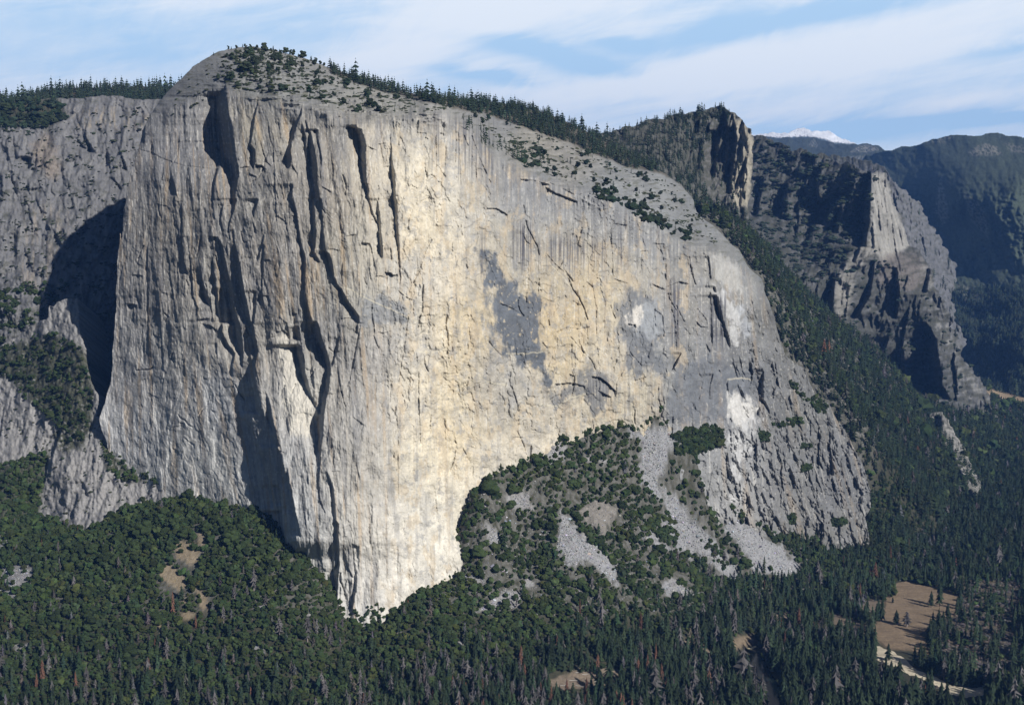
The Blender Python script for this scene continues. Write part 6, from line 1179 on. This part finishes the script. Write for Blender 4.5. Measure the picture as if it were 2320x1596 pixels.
grow('forest', FARHR, [[(2130, 660), (2330, 640), (2500, 660), (2500, 900), (2240, 900), (2150, 800)]], 9000, 471, CONF, 26, 1.5, (.03, .042, .026), lambda X, Y: .3 + .7 * sstep(-.3, .1, fbm(X / 20, Y / 12, 472, 3)))
# ---------------- boulders
tp = []
for P in TALUS + TALUS_H + [[(1060, 1100), (1180, 1070), (1300, 1120), (1440, 1150), (1560, 1300), (1600, 1390), (1300, 1400), (1000, 1420), (1020, 1330), (1070, 1200)]]:
    A = np.asarray(P); k = int(((np.ptp(A[:, 0]) + 30) * (np.ptp(A[:, 1]) + 30)) / (5.0 if len(P) != 10 or np.ptp(A[:, 0]) < 400 else 30.0)); X = r.uniform(A[:, 0].min() - 15, A[:, 0].max() + 15, k); Y = r.uniform(A[:, 1].min() - 15, A[:, 1].max() + 15, k); m_ = ragged(P, X, Y, 14, 1.9, 16, .3, 222, .8, 1.4, -.3) > .4 + .5 * r.random(k); tp.append(np.stack([X[m_], Y[m_]], 1))
tp = np.vstack(tp)
# sight lines to the ground by bisection on the slope
def hits(pxy):
    out = np.full((len(pxy), 3), np.nan); ys = np.linspace(1750, 2750, 1100); done = np.zeros(len(pxy), bool)
    for y in ys:
        p = world(pxy[:, 0], pxy[:, 1], np.full(len(pxy), y)); g = gz(p[:, 0], p[:, 1]); m = (~done) & (p[:, 2] < g)
        out[m, :2] = p[m, :2]; out[m, 2] = g[m]; done |= m
    return out[done]
bp_ = hits(tp); q = np.random.default_rng(5); sz = .9 * np.exp(np.abs(q.normal(0, .62, len(bp_)))); scatter('talus_boulders', ROCKS, bp_ + q.normal(0, 1.2, bp_.shape) * np.array([1, 1, 0]), sz, sz * 1.25, pal(len(bp_), (.27, .275, .285), .32, q), M_BARK)
tick('boulders')

# ---------------- meadow shrubs, logs, van
sx = r.uniform(1508 + .35 * 1740, 2316, 2200); sy = r.uniform(1300, 1560, 2200); m_ = inside(SCRUB, sx, sy) | ((sx > 2010) & (sy > 1470) & (sy < 1560)); m_ &= ~inside(SANDB, sx, sy + 4) & ~inside(MEADOW, sx, sy)
hh = world(sx[m_], sy[m_], flatY(sx[m_], sy[m_], 0.0)); hh[:, 2] = gz(hh[:, 0], hh[:, 1]); q = np.random.default_rng(8)
scatter('scrub', SHRUB, hh, 4.0 * np.exp(q.normal(0, .3, len(hh))), 5.5 * np.exp(q.normal(0, .3, len(hh))), pal(len(hh), (.13, .115, .105), .25, q))
def log_mesh():
    V = []; F = []
    for k, (x, rr_) in enumerate(((-.5, .55), (.1, .42), (.5, .22))):
        for j in range(6): V.append((x * 14, rr_ * math.cos(j * 1.047), .4 + rr_ * math.sin(j * 1.047)))
    for k in range(2):
        for j in range(6): F.append((k * 6 + j, k * 6 + (j + 1) % 6, (k + 1) * 6 + (j + 1) % 6, (k + 1) * 6 + j))
    return np.array(V, float), np.array(F)
lv, lf = log_mesh(); LM = mesh('fallen_log', lv, lf, np.tile(np.array([.42, .40, .37]), (len(lv), 1)), M_BARK, False, link=False)
for i_, (x, y) in enumerate([(1600, 1385), (1640, 1400), (1680, 1378), (1560, 1440), (1720, 1450), (1500, 1470), (1600, 1480), (1780, 1385)]):
    g = hit([754 + .35 * x], [1039.4 + .35 * y])[0]
    if np.isnan(g[0]): continue
    o = bpy.data.objects.new('fallen_log', LM); COL.objects.link(o); o.location = g + np.array([0, 0, .6]); o.rotation_euler = (0, .03, r.uniform(-.5, .5))
    tag(o, None, 'pale fallen log lying in the brown clearing at the bottom of the picture', 'log', 'fallen logs in the clearing')
def box(lo, hi):
    x0, y0, z0 = lo; x1, y1, z1 = hi
    V = np.array([(x, y, z) for x in (x0, x1) for y in (y0, y1) for z in (z0, z1)], float); return V, np.array([[0, 1, 3, 2], [4, 6, 7, 5], [0, 4, 5, 1], [2, 3, 7, 6], [0, 2, 6, 4], [1, 5, 7, 3]])
def plain(name, rgb, rough=.4):
    m, nt, b = new_mat(name); b.inputs['Base Color'].default_value = rgb + (1,); b.inputs['Roughness'].default_value = rough; b.inputs['Specular IOR Level'].default_value = .5; return m
M_VAN, M_GLASS, M_TYRE = plain('van_paint', (.85, .85, .84), .3), plain('van_glass', (.02, .025, .03), .1), plain('tyre_rubber', (.02, .02, .02), .8)
g = hit([2041], [1316])[0]
van = bpy.data.objects.new('parked_van', None); COL.objects.link(van); van.location = g; van.rotation_euler = (0, 0, .5)
prof = [(-3.4, .45), (-3.4, 2.75), (1.9, 2.8), (2.5, 2.0), (3.3, 1.55), (3.45, .5)]
V = np.array([(x, s_ * 1.05, z) for s_ in (-1, 1) for x, z in prof]); F4 = [[i, (i + 1) % 6, 6 + (i + 1) % 6, 6 + i] for i in range(6)]
bo = mesh('body', V, [np.array(F4), np.array([[5, 4, 3, 2], [5, 2, 1, 0], [6, 7, 8, 11], [11, 8, 9, 10]])], None, M_VAN, False); bo.parent = van
for s_ in (-1, 1):
    w_ = mesh('window', *[a for a in box((-2.9, s_ * 1.06 - .01, 1.7), (1.7, s_ * 1.06 + .01, 2.4))], None, M_GLASS, False); w_.parent = van
    for x in (-2.2, 2.3):
        a_ = np.arange(10) * .6283; Vw = np.array([(x + .42 * math.cos(t), s_ * (1.1 if k else .85), .42 + .42 * math.sin(t)) for k in (0, 1) for t in a_]); wh = mesh('wheel', Vw, [np.array([[i, (i + 1) % 10, 10 + (i + 1) % 10, 10 + i] for i in range(10)]), np.array([list(range(10)), list(range(19, 9, -1))])], None, M_TYRE, False); wh.parent = van
wsn = mesh('windscreen', np.array([(1.93, -.95, 2.77), (1.93, .95, 2.77), (2.53, .95, 2.03), (2.53, -.95, 2.03)]), np.array([[0, 3, 2, 1]]), None, M_GLASS, False); wsn.parent = van
tag(van, None, 'white camper van glinting at the far edge of the brown meadow', 'van')
tick('small things')
SKYBLOBS = [(1850, 300, 220, 24, 0, -.26), (1270, 128, 190, 26, -.22, -.34), (1410, 100, 90, 20, -.1, -.3), (1620, 78, 130, 24, .05, -.28), (1900, 25, 220, 22, .08, -.26), (2230, 268, 240, 12, .04, -.40), (2000, 292, 160, 8, .05, -.2), (1090, 172, 110, 14, -.1, -.28), (730, 60, 120, 40, .1, -.16), (90, 40, 260, 50, 0, -.18), (320, 120, 200, 30, .1, -.06), (560, 80, 130, 26, .0, -.10), (2290, 110, 130, 18, .1, -.2), (1150, 40, 330, 50, .12, .16), (1500, 180, 420, 34, .1, .16), (1900, 150, 500, 60, .1, .14), (820, 130, 190, 40, 0, .08), (260, 200, 260, 30, 0, .04), (2200, 225, 260, 14, .08, .1), (1800, 240, 200, 20, .1, .08)]
SKYTINT = (1.0, 1.0, 1.0, 1); CLOUDCOL = (30., 32., 34., 1); VEIL = .85; VEILCOL = (18.5, 27.0, 36.0, 1)
HAZE = 2.2e-5; EXPO = 0.08
# ================================================================== camera, sun, sky, air
cd = bpy.data.cameras.new('camera'); cam = bpy.data.objects.new('camera', cd); COL.objects.link(cam)
cam.location = (0, 0, CAMZ); cam.rotation_euler = (math.radians(90) - TH, 0, 0)
cd.sensor_width = 36.0; cd.lens = 36.0 * FOC / 2320.0; cd.clip_start = 1.0; cd.clip_end = 90000.0
SC.camera = cam
SUN_AZ, SUN_EL = math.radians(43), math.radians(31)
sd = (math.sin(SUN_AZ) * math.cos(SUN_EL), -math.cos(SUN_AZ) * math.cos(SUN_EL), math.sin(SUN_EL))
from mathutils import Vector
ld = bpy.data.lights.new('sun', 'SUN'); ld.energy = 5.0; ld.angle = math.radians(.53); ld.color = (1.0, .96, .90)
sun = bpy.data.objects.new('sun', ld); COL.objects.link(sun); sun.location = (600, -800, 1600)
sun.rotation_euler = Vector(sd).to_track_quat('Z', 'Y').to_euler()

wd = bpy.data.worlds.new('World'); SC.world = wd; wd.use_nodes = True
nt = wd.node_tree; N = nt.nodes; L = nt.links; bg = N['Background']
sky = N.new('ShaderNodeTexSky'); sky.sky_type = 'NISHITA'; sky.sun_disc = False
sky.sun_elevation = SUN_EL; sky.sun_rotation = math.atan2(sd[0], sd[1]); sky.altitude = 2000; sky.air_density = 1.0; sky.dust_density = .4; sky.ozone_density = 2.0
tc = N.new('ShaderNodeTexCoord'); sp = N.new('ShaderNodeSeparateXYZ'); L.new(tc.outputs['Generated'], sp.inputs[0])
def mth(op, a, b_=None, c_=None):
    n = N.new('ShaderNodeMath'); n.operation = op
    for i, v in enumerate((a, b_, c_)):
        if v is None: continue
        if isinstance(v, (int, float)): n.inputs[i].default_value = v
        else: L.new(v, n.inputs[i])
    return n.outputs[0]
# compass bearing and height above the horizon of each direction of the sky
az = mth('ARCTAN2', sp.outputs[0], sp.outputs[1])
hz = mth('SQRT', mth('ADD', mth('MULTIPLY', sp.outputs[0], sp.outputs[0]), mth('MULTIPLY', sp.outputs[1], sp.outputs[1])))
el = mth('ARCTAN2', sp.outputs[2], hz)
def cloud_noise(su, sv, shear, off, det=7, rough=.58, dist=.6):
    cx = N.new('ShaderNodeCombineXYZ')
    L.new(mth('MULTIPLY', az, su), cx.inputs[0]); L.new(mth('MULTIPLY', mth('SUBTRACT', el, mth('MULTIPLY', az, shear)), sv), cx.inputs[1]); cx.inputs[2].default_value = off
    n = N.new('ShaderNodeTexNoise'); n.inputs['Scale'].default_value = 1.0; n.inputs['Detail'].default_value = det; n.inputs['Roughness'].default_value = rough; n.inputs['Distortion'].default_value = dist
    L.new(cx.outputs[0], n.inputs['Vector']); return n.outputs[0]
n1 = cloud_noise(4.5, 26.0, .16, 3.1); n2 = cloud_noise(14.0, 60.0, .2, 8.7, 6, .6, .8); n3 = cloud_noise(30.0, 38.0, .9, 5.2, 6, .62, 1.2)
base = mth('ADD', mth('MULTIPLY', n1, .60), mth('ADD', mth('MULTIPLY', n2, .26), mth('MULTIPLY', n3, .14)))
def blob(px, py, wx, wy, tilt, amp):
    """a thinner or thicker place in the cloud sheet at a bearing / height"""
    global base
    a0 = math.atan2((px - CX) / FOC, CT + (CY - py) / FOC * ST); h, dy, dz = ray(px, py); e0 = math.atan2(float(dz), math.hypot(float(h), float(dy)))
    da = mth('SUBTRACT', az, a0); de = mth('SUBTRACT', el, e0)
    de = mth('ADD', mth('SUBTRACT', de, mth('MULTIPLY', da, tilt)), mth('MULTIPLY', mth('SUBTRACT', n2, .5), .016))
    da = mth('ADD', da, mth('MULTIPLY', mth('SUBTRACT', n3, .5), .05))
    q = mth('ADD', mth('POWER', mth('ABSOLUTE', mth('DIVIDE', da, wx / FOC)), 2.0), mth('POWER', mth('ABSOLUTE', mth('DIVIDE', de, wy / FOC)), 2.0))
    base = mth('ADD', base, mth('MULTIPLY', mth('EXPONENT', mth('MULTIPLY', q, -1.0)), amp))
for a in SKYBLOBS: blob(*a)
cr = N.new('ShaderNodeMapRange'); cr.interpolation_type = 'SMOOTHSTEP'; cr.inputs['From Min'].default_value = .27; cr.inputs['From Max'].default_value = .66; cr.inputs['To Min'].default_value = .02; cr.inputs['To Max'].default_value = .95
L.new(base, cr.inputs['Value'])
mix = N.new('ShaderNodeMix'); mix.data_type = 'RGBA'
# cloud and veil kept to the northern sky, faded elsewhere to dim ambient light
lowm = N.new('ShaderNodeMapRange'); lowm.interpolation_type = 'SMOOTHSTEP'; lowm.inputs['From Min'].default_value = .22; lowm.inputs['From Max'].default_value = .55; lowm.inputs['To Min'].default_value = 1; lowm.inputs['To Max'].default_value = 0; L.new(el, lowm.inputs['Value'])
sid = N.new('ShaderNodeMapRange'); sid.interpolation_type = 'SMOOTHSTEP'; sid.inputs['From Min'].default_value = .6; sid.inputs['From Max'].default_value = 1.3; sid.inputs['To Min'].default_value = 1; sid.inputs['To Max'].default_value = 0; L.new(mth('ABSOLUTE', az), sid.inputs['Value'])
cover = mth('MULTIPLY', lowm.outputs[0], sid.outputs[0])
L.new(mth('MULTIPLY', cr.outputs[0], cover), mix.inputs['Factor'])
tint = N.new('ShaderNodeMix'); tint.data_type = 'RGBA'; tint.blend_type = 'MULTIPLY'; tint.inputs['Factor'].default_value = 1.0
L.new(sky.outputs[0], tint.inputs['A']); tint.inputs['B'].default_value = SKYTINT
veil = N.new('ShaderNodeMix'); veil.data_type = 'RGBA'; L.new(mth('MULTIPLY', cover, VEIL), veil.inputs['Factor']); L.new(tint.outputs['Result'], veil.inputs['A']); veil.inputs['B'].default_value = VEILCOL
L.new(veil.outputs['Result'], mix.inputs['A']); mix.inputs['B'].default_value = CLOUDCOL
L.new(mix.outputs['Result'], bg.inputs['Color']); bg.inputs['Strength'].default_value = .03

if HAZE:
    hm = bpy.data.materials.new('air'); hm.use_nodes = True; hn = hm.node_tree
    hn.nodes.remove(hn.nodes['Principled BSDF'])
    pv = hn.nodes.new('ShaderNodeVolumePrincipled'); pv.inputs['Color'].default_value = (.17, .40, 1.0, 1); pv.inputs['Density'].default_value = HAZE; pv.inputs['Anisotropy'].default_value = 0.0
    hn.links.new(pv.outputs[0], hn.nodes['Material Output'].inputs['Volume'])
    lo, hi = np.array([-9000, -300, -16.0]), np.array([15000, 24500, 2700.0])
    V = np.array([[x, y, z] for x in (lo[0], hi[0]) for y in (lo[1], hi[1]) for z in (lo[2], hi[2])])
    F = np.array([[0, 1, 3, 2], [4, 6, 7, 5], [0, 4, 5, 1], [2, 3, 7, 6], [0, 2, 6, 4], [1, 5, 7, 3]])
    hz_ = mesh('haze', V, F, None, hm, False); tag(hz_, 'stuff')
SC.view_settings.view_transform = 'Standard'; SC.view_settings.look = 'None'; SC.view_settings.exposure = EXPO; SC.view_settings.gamma = 1.0
SC.cycles.max_bounces = 4; SC.cycles.diffuse_bounces = 1; SC.cycles.volume_bounces = 1
